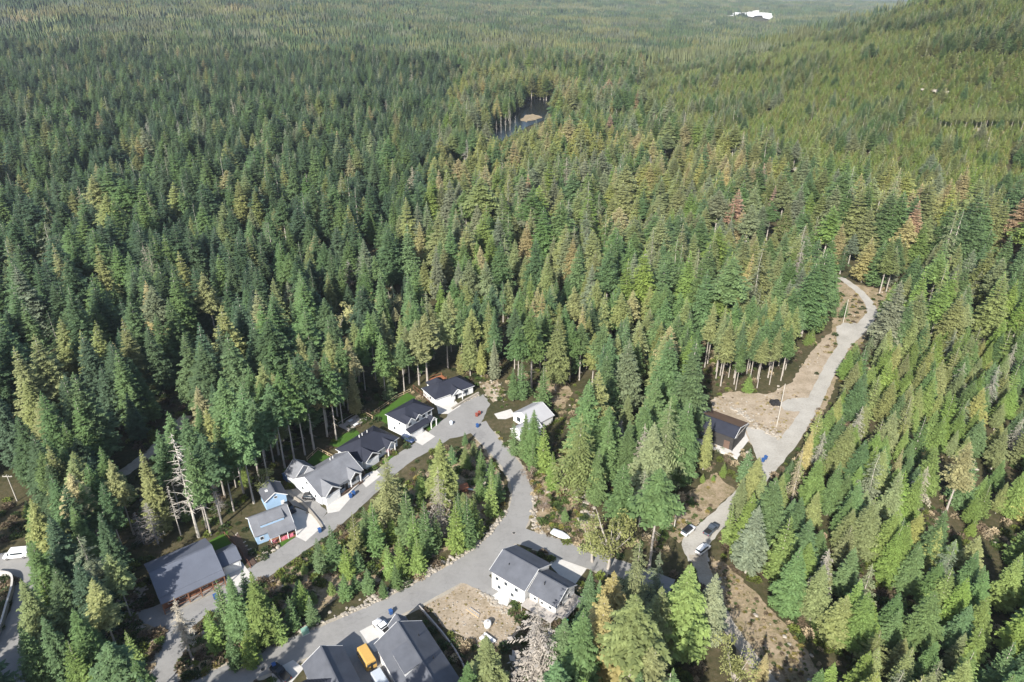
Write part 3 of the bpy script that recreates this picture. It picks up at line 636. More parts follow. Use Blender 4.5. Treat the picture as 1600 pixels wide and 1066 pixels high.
t, b = dead_tree(91, .010, 55, .10, 1.2, .35); reg('dead1', b, t, tm=m_dead)
t, b = dead_tree(92, .016, 150, .30, 1.3, .12); reg('bare0', b, t, tm=M('bare_twigs', (.27, .25, .235), .9, .2, 14))
for k in range(2): t, L = broad_tree(100+k); reg('broad%d' % k, L, t, m_leaf)
# shrub: no trunk
def shrub(seed, n=150):
    r = random.Random(seed); L = Leaf()
    for j in range(n):
        d = Vector((r.gauss(0, 1), r.gauss(0, 1), abs(r.gauss(0, .9)))).normalized(); p = Vector((d.x*.5, d.y*.5, d.z*.75))*r.random()**.35
        l = (d+Vector((r.uniform(-1, 1), r.uniform(-1, 1), r.uniform(-.6, .8)))).normalized()*r.uniform(.18, .36)
        L.blade(p, l, l.cross(Vector((r.uniform(-1, 1), r.uniform(-1, 1), 1))).normalized()*.07, .1+.4*p.z, .5+.5*p.z)
    return mesh_arrays('shrub', L.v, L.f, m_leaf, L.t)
SHRUB = [shrub(110+k) for k in range(3)]
def rock(seed):
    r = random.Random(seed); bm = bmesh.new(); bmesh.ops.create_icosphere(bm, subdivisions=2, radius=.5)
    for v in bm.verts: v.co *= 1+r.uniform(-.22, .18)
    for v in bm.verts: v.co.z *= .7
    me = bpy.data.meshes.new('rock'); bm.to_mesh(me); bm.free(); me.materials.append(m_rock); return me
ROCK = [rock(120+k) for k in range(4)]

TONE = {'dark green': (.036, .062, .028), 'green': (.056, .094, .030), 'bright green': (.084, .124, .023), 'olive green': (.106, .122, .040),
        'grey-green': (.098, .115, .060), 'golden': (.168, .150, .060), 'yellow-green': (.140, .150, .038), 'rusty': (.185, .125, .08), 'pale grey': (.165, .152, .11), 'cream yellow': (.25, .235, .11), 'fresh green': (.112, .150, .026)}
TONE = {k: tuple(1.78*(.87*v+.13*(.3*c[0]+.6*c[1]+.1*c[2])) for v in c) for k, c in TONE.items()}
# ------------------------------------------------------------------ hero trees read off the photograph: base px, top py, kind, tone, width factor
HERO = [  # (base x, base y, top y, kind, tone, width)
 (612, 824, 712, 'sparse4', 'olive green', 1.05), (693, 792, 686, 'full1', 'olive green', 1.25), (690, 838, 730, 'sparse3', 'pale grey', .62),
 (948, 1018, 893, 'full2', 'golden', 1.15), (985, 985, 843, 'sparse4', 'olive green', .8), (915, 1005, 890, 'full0', 'green', .9), (930, 1000, 905, 'full0', 'green', .8),
 (838, 1090, 935, 'sparse3', 'pale grey', 1.0), (762, 1105, 993, 'full1', 'olive green', 1.3), (877, 1082, 966, 'full2', 'green', 1.2), (1100, 1012, 896, 'full2', 'grey-green', 1.0),
 (901, 779, 645, 'sparse4', 'olive green', 1.1), (998, 760, 662, 'sparse3', 'pale grey', .7), (967, 712, 655, 'sparse2', 'pale grey', 1.1), (945, 760, 655, 'full1', 'green', 1.0), (930, 790, 700, 'full0', 'green', 1.0),
 (1030, 770, 620, 'sparse4', 'olive green', .85), (1010, 780, 660, 'full1', 'grey-green', 1.3), (1060, 760, 625, 'full0', 'green', 1.1),
 (311, 841, 676, 'dead0', '', 1.0), (283, 838, 758, 'dead1', '', 1.0), (247, 850, 785, 'bare0', '', 1.0), (225, 850, 800, 'bare0', '', .9), (345, 800, 750, 'bare0', '', .8),
 (512, 684, 562, 'high1', 'golden', 1.2), (557, 652, 566, 'full0', 'golden', .8), (868, 612, 494, 'full2', 'olive green', .9), (830, 606, 480, 'high0', 'green', 1.3), (890, 598, 500, 'high1', 'green', 1.2), (905, 596, 505, 'high2', 'green', 1.2), (925, 606, 520, 'high0', 'olive green', 1.2),
 (815, 625, 560, 'young0', 'green', .8), (848, 640, 570, 'young1', 'green', .8), (802, 628, 575, 'full0', 'green', 1.1),
 (803, 712, 655, 'young0', 'green', .7), (821, 722, 645, 'full1', 'green', .85), (833, 728, 640, 'full0', 'green', 1.2), (848, 738, 662, 'young1', 'bright green', .8), (832, 742, 690, 'young2', 'green', .7), (862, 765, 705, 'young2', 'bright green', .7),
 (768, 808, 735, 'young0', 'bright green', .7), (778, 785, 735, 'young2', 'green', .8), (768, 765, 712, 'young1', 'green', .8), (752, 745, 700, 'young0', 'green', .9), (727, 698, 674, 'young0', 'green', 1.0), (742, 840, 780, 'young1', 'bright green', .9),
 (715, 862, 780, 'young2', 'bright green', .7), (732, 858, 772, 'young0', 'green', .7), (718, 835, 765, 'young1', 'green', .7), (650, 872, 795, 'young0', 'bright green', .7), (668, 868, 780, 'young1', 'green', .7), (640, 848, 765, 'young2', 'green', .8), (682, 858, 800, 'young0', 'green', .8),
 (545, 905, 850, 'young0', 'bright green', .9), (541, 936, 896, 'young1', 'green', 1.0), (577, 925, 888, 'young2', 'green', 1.0), (525, 888, 820, 'young1', 'green', .8), (560, 878, 800, 'young0', 'olive green', .7), (503, 894, 840, 'young2', 'green', .8), (590, 868, 785, 'young1', 'green', .7), (610, 905, 850, 'young0', 'bright green', .8), (628, 900, 835, 'young1', 'bright green', .8), (575, 850, 790, 'young2', 'green', .8), (655, 895, 840, 'young2', 'bright green', .8), (600, 935, 905, 'young0', 'green', 1.0), (620, 918, 880, 'young1', 'green', .9),
 (418, 1010, 893, 'full0', 'bright green', 1.0), (383, 1005, 898, 'full1', 'green', .9), (362, 1000, 905, 'young1', 'green', .7), (400, 985, 890, 'young2', 'green', .7), (340, 1018, 950, 'young0', 'bright green', .8), (440, 1005, 940, 'young1', 'bright green', .7), (395, 1040, 985, 'young2', 'bright green', .8), (370, 1045, 990, 'young0', 'green', .8), (460, 985, 930, 'young0', 'green', .8), (300, 1030, 935, 'sparse2', 'pale grey', 1.0), (478, 960, 905, 'young2', 'bright green', .7), (490, 975, 930, 'young1', 'green', .8),
 (1170, 800, 715, 'full1', 'olive green', 1.4), (1150, 815, 745, 'full0', 'olive green', 1.1), (1190, 850, 745, 'full2', 'green', 1.2), (1165, 895, 790, 'full1', 'grey-green', 1.2), (1255, 735, 670, 'full0', 'golden', .9), (1235, 790, 700, 'sparse2', 'pale grey', .8), (1098, 735, 655, 'full0', 'olive green', .8), (1225, 960, 855, 'full0', 'green', 1.3), (1300, 1010, 930, 'full2', 'olive green', 1.4), (1352, 1060, 985, 'sparse4', 'olive green', 1.05),
 (1390, 770, 700, 'full0', 'golden', .7), (560, 520, 470, 'broad0', 'cream yellow', 1.5), (590, 505, 455, 'broad1', 'cream yellow', 1.5), (530, 530, 490, 'broad1', 'cream yellow', 1.5), (615, 500, 455, 'broad0', 'cream yellow', 1.4), (548, 450, 405, 'bare0', '', 1.0), (565, 445, 400, 'bare0', '', .9), (522, 460, 430, 'bare0', '', 1.1),
 (415, 775, 735, 'broad0', 'yellow-green', 1.3), (826, 752, 730, 'broad1', 'rusty', 1.5), (848, 800, 778, 'broad0', 'rusty', 1.5), (950, 890, 790, 'broad0', 'yellow-green', 1.0), (925, 880, 820, 'broad1', 'yellow-green', 1.4), (1100, 728, 700, 'broad0', 'yellow-green', 1.4),
 (1185, 1075, 1020, 'full0', 'golden', 1.0), (1140, 1090, 1000, 'broad1', 'yellow-green', .9), (1135, 850, 790, 'young0', 'bright green', .8),
 (720, 585, 540, 'young0', 'yellow-green', .8), (752, 590, 535, 'full1', 'yellow-green', .9), (773, 596, 530, 'full0', 'grey-green', .9), (735, 588, 500, 'full2', 'olive green', .9),
 (470, 625, 555, 'full1', 'olive green', 1.0), (640, 600, 510, 'high1', 'olive green', 1.2), (655, 603, 500, 'high0', 'olive green', 1.3), (668, 598, 490, 'high2', 'olive green', 1.4), (632, 612, 530, 'high2', 'green', 1.2), (700, 575, 470, 'high0', 'olive green', 1.2),
 (1478, 800, 690, 'high0', 'golden', 1.2), (1410, 740, 690, 'full2', 'green', 1.1), (1183, 330, 255, 'full0', 'rusty', 1.0), (1202, 350, 290, 'full1', 'rusty', .9), (1095, 330, 282, 'full0', 'golden', .9), (1145, 350, 305, 'full1', 'golden', .8),
 (110, 1066, 962, 'full0', 'green', 1.1), (78, 1012, 905, 'full1', 'olive green', 1.1), (132, 1005, 885, 'full2', 'dark green', 1.1), (155, 1056, 950, 'full1', 'green', 1.1), (92, 955, 845, 'full0', 'green', 1.2), (165, 955, 835, 'sparse0', 'grey-green', 1.4), (182, 1012, 905, 'high0', 'olive green', 1.3), (205, 965, 865, 'high1', 'olive green', 1.2), (74, 1075, 980, 'full2', 'green', 1.0), (122, 925, 805, 'full1', 'dark green', 1.1), (150, 895, 790, 'full0', 'green', 1.1), (218, 1050, 985, 'young0', 'bright green', .7), (85, 900, 800, 'full2', 'green', 1.0), (190, 905, 800, 'full0', 'dark green', 1.0), (100, 990, 900, 'young1', 'bright green', .8), (140, 1085, 1000, 'young2', 'bright green', .8),
 *[(x_, 205+(x_*7 % 5), 164+(x_*3 % 9), 'high%d' % (x_ % 3), ('olive green', 'green')[x_ % 2], .75) for x_ in range(1466, 1600, 8)],
 *[(bx_, by_, by_-135-(bx_*7 % 20), 'high%d' % (bx_ % 3), ('olive green', 'green', 'green', 'dark green')[bx_ % 4], .85+.1*(bx_ % 3)) for bx_, by_ in ((330, 838), (347, 822), (366, 800), (352, 778), (381, 772), (397, 788), (421, 760), (322, 795), (301, 784), (446, 735), (461, 724), (477, 713), (491, 704), (526, 688), (283, 806), (405, 748), (436, 712), (377, 742))],
 (790, 206, 178, 'dead1', '', 1), (797, 205, 172, 'dead1', '', 1), (783, 210, 180, 'dead1', '', 1), (805, 200, 180, 'dead1', '', 1), (776, 212, 188, 'dead1', '', 1), (1010, 345, 312, 'sparse0', 'pale grey', 1)]
trees = []   # (x, y, height, width factor, kind, tone, hero)
for bx, by, ty, kd, tn, wf in HERO:
    x, y = G(bx, by); z0 = h1(x, y); ht = ztop(y, ty)-z0
    if ht < 2: continue
    trees.append((x, y, ht, wf, kd, tn, True))

# ------------------------------------------------------------------ random forest
rng = np.random.default_rng(12)
SP = 4.1
yy = np.arange(52, 1260, SP); gx = []; gy = []
for y_ in yy:
    lim = .80*y_+70; xs = np.arange(-lim, lim, SP); gx.append(xs); gy.append(np.full(len(xs), y_))
gx = np.concatenate(gx); gy = np.concatenate(gy)
gx = gx+rng.uniform(-.48, .48, len(gx))*SP; gy = gy+rng.uniform(-.48, .48, len(gy))*SP
d_ = np.hypot(gx, gy); gz = hgt(gx, gy)
zc = gy*cc-(gz-CAM_H)*ss; bpx = 800+CAM_F*gx/zc; bpy_ = 533-CAM_F*(gy*ss+(gz-CAM_H)*cc)/zc
n_ = len(gx); u1, u2, u3, u4 = rng.random((4, n_))
nA = .5+.16*wob(gx*1.9+40, gy*1.9); nB = .5+.16*wob(gx*.8-300, gy*.8+90); nC = .5+.16*wob(gx*4+7, gy*4)
hz_ = np.zeros((533, 800), bool); mask_poly([(1010, 95), (1200, 40), (1440, 0), (1600, 0), (1600, 345), (1430, 335), (1320, 300), (1200, 245), (1080, 215), (990, 160)], hz_)
hill = np.clip((gz-3+8*(nA-.5))/20, 0, 1)*np.clip((gx-120)/80, 0, 1)
hill = np.where(hz_[np.clip((bpy_/2).astype(int), 0, 532), np.clip((bpx/2).astype(int), 0, 799)] & (bpx > 0) & (bpx < 1600) & (bpy_ > 0), .8, np.where((bpx > 0) & (bpx < 1600) & (bpy_ > 0), 0, hill))
# road side of the lower right wood: distance right of the gravel road line
lowr = (bpx > 1130+np.clip(560-bpy_, -600, 200)*-.0) & (bpy_ > 560) & (bpx > 1080+np.clip(850-bpy_, 0, 400)*.62) & (hill < .3)
island = np.zeros((533, 800), bool)
mask_poly([(470, 975), (600, 905), (740, 840), (790, 790), (785, 740), (745, 690), (700, 705), (560, 815), (420, 905), (345, 955), (290, 1010), (280, 1066), (340, 1062)], island)
smallz = np.zeros((533, 800), bool)
for pp in ([(825, 700), (900, 720), (925, 850), (880, 855), (840, 838), (820, 770)], [(1035, 790), (1100, 745), (1150, 745), (1130, 790), (1060, 850)], [(180, 1066), (200, 970), (262, 985), (240, 1066)], [(1240, 650), (1300, 560), (1330, 540), (1270, 680)], [(840, 610), (900, 590), (930, 640), (900, 700), (850, 700)], [(1110, 620), (1230, 600), (1240, 660), (1120, 660)], [(1380, 820), (1560, 830), (1580, 920), (1500, 900)], [(1340, 900), (1450, 960), (1420, 1010), (1330, 970)]):
    mask_poly(pp, smallz)
thinz = np.zeros((533, 800), bool); mask_poly([(1095, 575), (1150, 540), (1235, 540), (1240, 615), (1200, 622), (1130, 625)], thinz)
ci = np.clip((bpx/2).astype(int), 0, 799); ri = np.clip((bpy_/2).astype(int), 0, 532); inf = (bpx > 0) & (bpx < 1600) & (bpy_ > 0) & (bpy_ < 1066)
isl = island[ri, ci] & inf; sml = smallz[ri, ci] & inf; thn = thinz[ri, ci] & inf
edge = np.zeros(n_, bool)                    # strip just behind the row of houses: bare trunks show
for (ax, ay), (bx_, by_) in (((-95, 132), (-20, 215)), ((-20, 215), (40, 222))):
    dx, dy = bx_-ax, by_-ay; L2 = dx*dx+dy*dy; tt = np.clip(((gx-ax)*dx+(gy-ay)*dy)/L2, 0, 1)
    edge |= np.hypot(gx-ax-tt*dx, gy-ay-tt*dy) < 26
leftw = (gx < -30-.05*gy)
nearl = (gx < -60) & (gx > -125) & (gy > 85) & (gy < 190)
H_ = 20+13*u1**1.1+8*(nA-.5)*2; H_ = np.where(u3 > .88, H_*.6, H_); keep = np.where(u2 < np.where(nearl, .34, .135+.11*nB), True, False)
keep = np.where(edge, u2 < .46, keep); H_ = np.where(edge, 21+7*u1, H_)
H_ = np.where(lowr, 11+9*u1+6*(nB-.5), H_); keep = np.where(lowr, u2 < .50-.25*np.clip(nC-.62, 0, 1)*4, keep)
bigp = (nA > .66) | (u3 < .05)
H_ = np.where(hill > .35, np.where(bigp, 11+7*u1, 5+4.5*u1), H_); keep = np.where(hill > .35, u2 < np.where(bigp, .6, .93), keep)
H_ = np.where(isl, 3+6*u1, H_); keep = np.where(isl, u2 < .62, keep)
H_ = np.where(sml, 2+4*u1, H_); keep = np.where(sml, u2 < .12, keep)
H_ = np.where(thn, 20+7*u1, H_); keep = np.where(thn, u2 < .85, keep)
# crowns must leave streets, houses and clearings visible
def blocked(x, y, z, ht, wf, wide):
    bad = np.zeros(len(x), bool)
    for f in (0, .12, .28, .45, .62, .8, .97):
        wd = ht*.21*wf*wide*(1-f)**.8+.3
        for s_ in (-.8, 0, .8):
            zz_ = z+ht*f; zc_ = y*cc-(zz_-CAM_H)*ss; X = 800+CAM_F*(x+s_*wd)/zc_; Y = 533-CAM_F*(y*ss+(zz_-CAM_H)*cc)/zc_
            ok = (X >= 0) & (X < 1600) & (Y >= 0) & (Y < 1066)
            bad |= ok & MASK[np.clip((Y/2).astype(int), 0, 532), np.clip((X/2).astype(int), 0, 799)]
    return bad
for a, b in ((1, 0), (-1, 0), (0, 1), (0, -1)): pass
keep &= ~((gx < -112) & (gy < 150) & (bpx < -10) & (u4 < .85))      # open ground left of the van's road: it lies in the sun
idx = np.where(keep)[0]; bl = blocked(gx[idx], gy[idx], gz[idx], H_[idx], 1.0, np.where(isl[idx] | sml[idx], 1.4, 1.0))
bi = idx[bl]; idx = idx[~bl]
# retry blocked ones as young trees where they then fit
h2 = np.where(isl[bi], 2.2, 6+3*u3[bi]); bl2 = blocked(gx[bi], gy[bi], gz[bi], h2, 1.0, np.full(len(bi), 1.5)); rb_ = (~bl2) & (u4[bi] < .5)
H_[bi] = h2; idx = np.concatenate([idx, bi[rb_]]); shortened = set(bi[rb_].tolist())
hx = np.array([[t_[0], t_[1]] for t_ in trees])
pick = random.Random(77)
for i in idx:
    x, y, ht = gx[i], gy[i], float(H_[i])
    if y < 330 and np.min((hx[:, 0]-x)**2+(hx[:, 1]-y)**2) < 9: continue
    r_ = pick.random(); q = pick.random(); v = pick.randrange(3); wf = pick.uniform(1.05, 1.7)
    if y < 300: wf = 1.0+(wf-1.05)*.45
    band = nB[i] > .70 and not leftw[i] and y > 170
    if isl[i] or sml[i]:
        kd = 'young%d' % v; tn = 'bright green' if r_ < .5 else 'green' if r_ < .85 else 'olive green'
    elif thn[i]:
        kd = 'high%d' % v; tn = 'olive green' if r_ < .6 else 'green'; wf *= .72
    elif hill[i] > .35:
        if bigp[i]: kd = ('full%d' if r_ < .75 else 'sparse%d') % v; tn = 'olive green' if q < .45 else 'green' if q < .85 else 'grey-green'; wf *= 1.15
        else: kd = 'young%d' % v; tn = 'fresh green' if nC[i]+.3*(q-.5) > .34 else 'bright green'; tn = 'yellow-green' if q < .40 else tn
    elif i in shortened:
        kd = 'young%d' % v; tn = 'green' if r_ < .6 else 'bright green'
    elif lowr[i]:
        wf *= .85
        kd = ('full%d' if r_ < .72 else 'young%d' if r_ < .9 else 'sparse%d') % v; tn = 'bright green' if q < .34 else 'olive green' if q < .64 else 'green' if q < .93 else 'yellow-green'
        if kd[:6] == 'sparse': tn = 'grey-green' if q < .7 else 'pale grey'
        wf *= 1.2
        if kd[:5] == 'young': wf *= .8
    elif edge[i]:
        kd = ('high%d' if r_ < .8 else 'full%d') % v; tn = 'green' if q < .5 else 'olive green' if q < .82 else 'dark green' if q < .93 else 'golden'; wf *= .82
    else:
        kd = ('full%d' if r_ < .76 else 'high%d' if r_ < .91 else 'sparse%d') % v
        if leftw[i]: tn = 'dark green' if q < .48 else 'green' if q < .86 else 'olive green' if q < .95 else 'grey-green' if q < .975 else 'golden'
        elif band: tn = 'yellow-green' if q < .38 else 'olive green' if q < .68 else 'golden' if q < .82 else 'green'
        else: tn = 'green' if q < .38 else 'olive green' if q < .70 else 'grey-green' if q < .84 else 'bright green' if q < .945 else 'golden' if q < .985 or y < 330 else 'rusty'
        if kd[:6] == 'sparse' and q > .5: tn = 'pale grey' if q > .9 else 'grey-green'
        if kd[:4] == 'high': wf *= 1.1
    trees.append((float(x), float(y), ht, wf, kd, tn, False))

# ------------------------------------------------------------------ which trees become single things
LAND = [(G(1530, 206), 'beside the hillside rock outcrop'), (G(1190, 330), 'in forest above the gravel turnaround'), ((0, 760), 'standing in the pond'), ((-75, 120), 'beside the red timber porch house'), ((-66, 142), 'behind the blue house and its garage'), ((-54, 160), 'behind the pale grey gabled house'),
        ((-40, 178), 'behind the black-roofed white houses'), ((-20, 212), 'behind the bungalow at the cul-de-sac'), ((8, 190), 'beside the pale metal-roofed house'),
        ((-20, 145), 'on the bank between the two paved streets'), ((-50, 118), 'on the bank between the two paved streets'), ((-10, 160), 'on the bank between the two paved streets'), ((-60, 100), 'on the bank between the two paved streets'),
        ((20, 150), 'on the rocky ground east of the paved road'), ((20, 170), 'on the rocky ground east of the paved road'), ((16, 100), 'below the white house at the road junction'), ((28, 112), 'around the end of the paved lane'), ((45, 112), 'between the paved lane and the dirt track'),
        ((58, 150), 'near the three cars on gravel'), ((62, 100), 'beside the dirt track'), ((85, 112), 'in the wood lining the dirt track'), ((85, 150), 'across the gravel road from the dark cabin'), ((50, 185), 'beside the dark cabin'), ((72, 205), 'in the thin-trunked stand behind the dark cabin'),
        ((110, 200), 'in the wood beyond the bend of the gravel road'), ((150, 290), 'around the gravel turnaround'), ((-110, 110), 'between the white van and porch house'), ((-95, 95), 'between the white van and porch house'), ((-125, 150), 'behind the white van near the utility pole'), ((-115, 190), 'along the gravel trail in the left wood'),
        ((-20, 260), 'in the valley wood beyond the cul-de-sac'), ((60, 260), 'in the valley wood beyond the dark cabin'), ((-120, 260), 'in the deep left wood'), ((-10, 85), 'by the dormer house and the dry clearing'), ((120, 140), 'deep in the wood past the dirt track'), ((120, 110), 'deep in the wood past the dirt track'), ((20, 220), 'on the slope above the pale metal-roofed house')]
lx = np.array([l[0] for l in LAND])
def place_of(x, y): return LAND[int(np.argmin(((lx-[x, y])**2).sum(1)))][1]
RK_ = {'full0': .185, 'full1': .205, 'full2': .225, 'high0': .155, 'high1': .167, 'high2': .179, 'sparse0': .15, 'sparse1': .15, 'sparse2': .15, 'sparse3': .29, 'sparse4': .27, 'young0': .25, 'young1': .28, 'young2': .31}
def nm(kd, tn, ht, wf):
    k = kd[:-1]
    if k in ('full', 'high', 'sparse', 'young'):
        size = 'towering' if ht > 28 else 'tall' if ht > 21 else 'mid-height' if ht > 11 else 'young' if ht > 4.5 else 'small'
        rr = RK_[kd]*wf; wd = 'broad ' if rr > (.27 if k != 'sparse' else .2) else 'slender ' if rr < (.215 if k != 'sparse' else .16) else ''
        shape = {'full': 'fir', 'high': 'bare-trunked fir', 'sparse': 'drooping fir', 'young': 'bushy fir'}[k]
        return 'fir_tree', '%s %s%s %s' % (size, wd, tn, shape), 'fir tree'
    if k == 'dead': return 'dead_tree', 'bleached dead conifer', 'dead tree'
    if k == 'bare': return 'bare_tree', 'leafless grey twiggy tree', 'tree'
    return 'leafy_tree', '%s leafy broad-crowned tree' % tn, 'tree'
def vis_size(t_):
    x, y, ht = t_[:3]; z = h1(x, y) if y > 250 else 0.0
    p, q = Q(x, y, z), Q(x, y, z+ht*.9)
    if not (-15 < q[0] < 1615 and -15 < q[1] < 1060): return -1
    return math.hypot(p[0]-q[0], p[1]-q[1])*min(1, 1060-q[1] if q[1] > 1000 else 1)
isfir = lambda t_: t_[4][:-1] in ('full', 'high', 'sparse', 'young')
cand = sorted([t_ for t_ in trees if isfir(t_)], key=lambda t_: -(vis_size(t_)+(1000 if t_[6] else 0)))
single = [t_ for t_ in cand if vis_size(t_) > 0][:300]
sid = set(id(t_) for t_ in single)
single += [t_ for t_ in trees if not isfir(t_)]
rest = [t_ for t_ in trees if isfir(t_) and id(t_) not in sid]
tr = random.Random(8)
def jitter(tn, r): k = r.uniform(.82, 1.2); g = r.uniform(.93, 1.08); c = TONE.get(tn, (.3, .3, .3)); return (c[0]*k*g, c[1]*k, c[2]*k*r.uniform(.85, 1.15))
labs = {}
for t_ in single:
    lab = nm(*(t_[4], t_[5], t_[2], t_[3]))[1]+' '+place_of(t_[0], t_[1]); labs.setdefault(lab, []).append(t_)
anch = {}
for p_, ph in LAND: anch.setdefault(ph, p_)
ORD = ['closest', 'second closest', 'third closest', 'fourth closest', 'fifth closest', 'sixth closest', 'seventh closest', 'eighth closest', 'ninth closest']
for lab, lst in labs.items():
    ax_, ay_ = anch[place_of(lst[0][0], lst[0][1])]; lst.sort(key=lambda t_: math.hypot(t_[0]-ax_, t_[1]-ay_))
    for k, t_ in enumerate(lst):
        x, y, ht, wf, kd, tn, hero = t_; name, _, cat = nm(kd, tn, ht, wf)
        e = thing(name, lab+(', '+ORD[k] if 1 < len(lst) <= 9 else ''), cat, (x, y, h1(x, y)), tr.uniform(0, 6.28), cat+'s '+place_of(x, y) if len(lst) <= 9 else lab.replace(' fir ', ' firs '))
        e.scale = (ht*wf, ht*wf, ht)
        cr = link('crown' if kd[:4] not in ('dead', 'bare') else 'branches', KINDS[kd][0], e); cr['tcol'] = jitter(tn, tr)
        link('trunk', KINDS[kd][1], e)

# ------------------------------------------------------------------ the uncountable rest, instanced over points
def scatter(name, label, cat, pts, sources):
    """pts: list of (x, y, z, rz, sx, sy, sz, colour, variant); sources: list of lists of meshes"""
    me = bpy.data.meshes.new(name); me.from_pydata([p[:3] for p in pts], [], [])
    def at(nme, typ, key, vals):
        a = me.attributes.new(nme, typ, 'POINT'); a.data.foreach_set(key, np.asarray(vals, np.float32 if typ != 'INT' else np.int32).ravel())
    at('rot', 'FLOAT_VECTOR', 'vector', [(0, 0, p[3]) for p in pts]); at('sc', 'FLOAT_VECTOR', 'vector', [p[4:7] for p in pts])
    at('tcol', 'FLOAT_VECTOR', 'vector', [p[7] for p in pts]); at('vi', 'INT', 'value', [p[8] for p in pts])
    o = link(name, me); tag(o, label, cat, kind='stuff')
    ng = bpy.data.node_groups.new(name, 'GeometryNodeTree')
    ng.interface.new_socket('Geometry', in_out='INPUT', socket_type='NodeSocketGeometry'); ng.interface.new_socket('Geometry', in_out='OUTPUT', socket_type='NodeSocketGeometry')
    N, K = ng.nodes, ng.links; gi = N.new('NodeGroupInput'); go = N.new('NodeGroupOutput'); jn = N.new('GeometryNodeJoinGeometry')
    def named(nme, typ):
        q = N.new('GeometryNodeInputNamedAttribute'); q.data_type = typ; q.inputs['Name'].default_value = nme; return q.outputs[0]
    rot, sc, vi = named('rot', 'FLOAT_VECTOR'), named('sc', 'FLOAT_VECTOR'), named('vi', 'INT')
    for k, meshes in enumerate(sources):
        cmpn = N.new('FunctionNodeCompare'); cmpn.data_type = 'INT'; cmpn.operation = 'EQUAL'; K.new(vi, cmpn.inputs[2]); cmpn.inputs[3].default_value = k
        inner = N.new('GeometryNodeJoinGeometry')
        for ms in meshes:
            src = bpy.data.objects.new('source_'+ms.name, ms); oi = N.new('GeometryNodeObjectInfo'); oi.inputs[0].default_value = src; K.new(oi.outputs['Geometry'], inner.inputs[0])
        ip = N.new('GeometryNodeInstanceOnPoints'); K.new(gi.outputs[0], ip.inputs['Points']); K.new(cmpn.outputs[0], ip.inputs['Selection']); K.new(inner.outputs[0], ip.inputs['Instance'])
        K.new(rot, ip.inputs['Rotation']); K.new(sc, ip.inputs['Scale']); K.new(ip.outputs[0], jn.inputs[0])
    K.new(jn.outputs[0], go.inputs[0])
    md = o.modifiers.new('scatter', 'NODES'); md.node_group = ng
    return o
vn = [k for k in KINDS if k[:-1] in ('full', 'high', 'young', 'sparse')]; vix = {k: i for i, k in enumerate(vn)}
rx = np.array([t_[0] for t_ in rest]); ry = np.array([t_[1] for t_ in rest]); rz_ = hgt(rx, ry)
pts = []
for t_, z in zip(rest, rz_):
    x, y, ht, wf, kd, tn, _ = t_
    pts.append((x, y, float(z)-.1, tr.uniform(0, 6.28), ht*wf, ht*wf, ht, jitter(tn, tr), vix[kd]))
scatter('fir_forest', 'dense fir forest covering the valley and hillside', 'forest', pts, [list(KINDS[k]) for k in vn])
print('TREES', len(trees), 'single', len(single), 'rest', len(rest))

# far forest: clumps of many small trees
def clump(seed, size=52, n=48):
    r = random.Random(seed); V = []; F = []; T = []
    for k in range(n):
        x, y = r.uniform(-.5, .5)*size, r.uniform(-.5, .5)*size; ht = r.uniform(13, 29); rd = r.uniform(3.4, 5.6); tone = r.random()*.9
        for z0, z1, f in ((.1, .72, 1.0), (.42, 1.0, .62)):
            b = len(V); m = 9
            for i in range(m):
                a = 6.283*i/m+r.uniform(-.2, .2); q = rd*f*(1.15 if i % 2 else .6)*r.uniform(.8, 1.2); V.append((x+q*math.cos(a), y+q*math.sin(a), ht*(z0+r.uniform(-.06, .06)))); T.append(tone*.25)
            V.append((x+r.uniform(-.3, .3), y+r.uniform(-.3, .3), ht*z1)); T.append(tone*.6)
            F += [(b+i, b+(i+1) % m, b+m) for i in range(m)]
    return mesh_arrays('far_clump', V, F, m_fol, T)
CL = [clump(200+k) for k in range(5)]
pts = []; y_ = 1180.0; q = random.Random(3)
while y_ < 6600:
    st = 40 if y_ < 3200 else 48; x_ = -.82*y_-80
    while x_ < .82*y_+80:
        x, y = x_+q.uniform(-14, 14), y_+q.uniform(-14, 14); x_ += st
        if math.hypot(x, y) < 1225: continue
        z = h1(x, y); p = Q(x, y, z+8)
        if -20 < p[0] < 1620 and p[1] > 0 and MASK[min(532, int(p[1]/2)), min(799, max(0, int(p[0]/2)))]: continue
        nb = .5+.16*float(wob(x*.45+20, y*.45)); rr = q.random()
        tn = 'olive green' if nb > .66 and rr < .5 else 'golden' if nb > .7 and rr < .56 else 'green' if rr < .45 else 'dark green' if rr < .62 else 'grey-green' if rr < .82 else 'olive green'
        s_ = q.uniform(.8, 1.15)
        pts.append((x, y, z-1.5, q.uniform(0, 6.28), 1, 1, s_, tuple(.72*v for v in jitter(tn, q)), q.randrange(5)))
    y_ += st
scatter('far_forest', 'hazy far-off conifer forest rolling to the ridges', 'forest', pts, [[c] for c in CL])

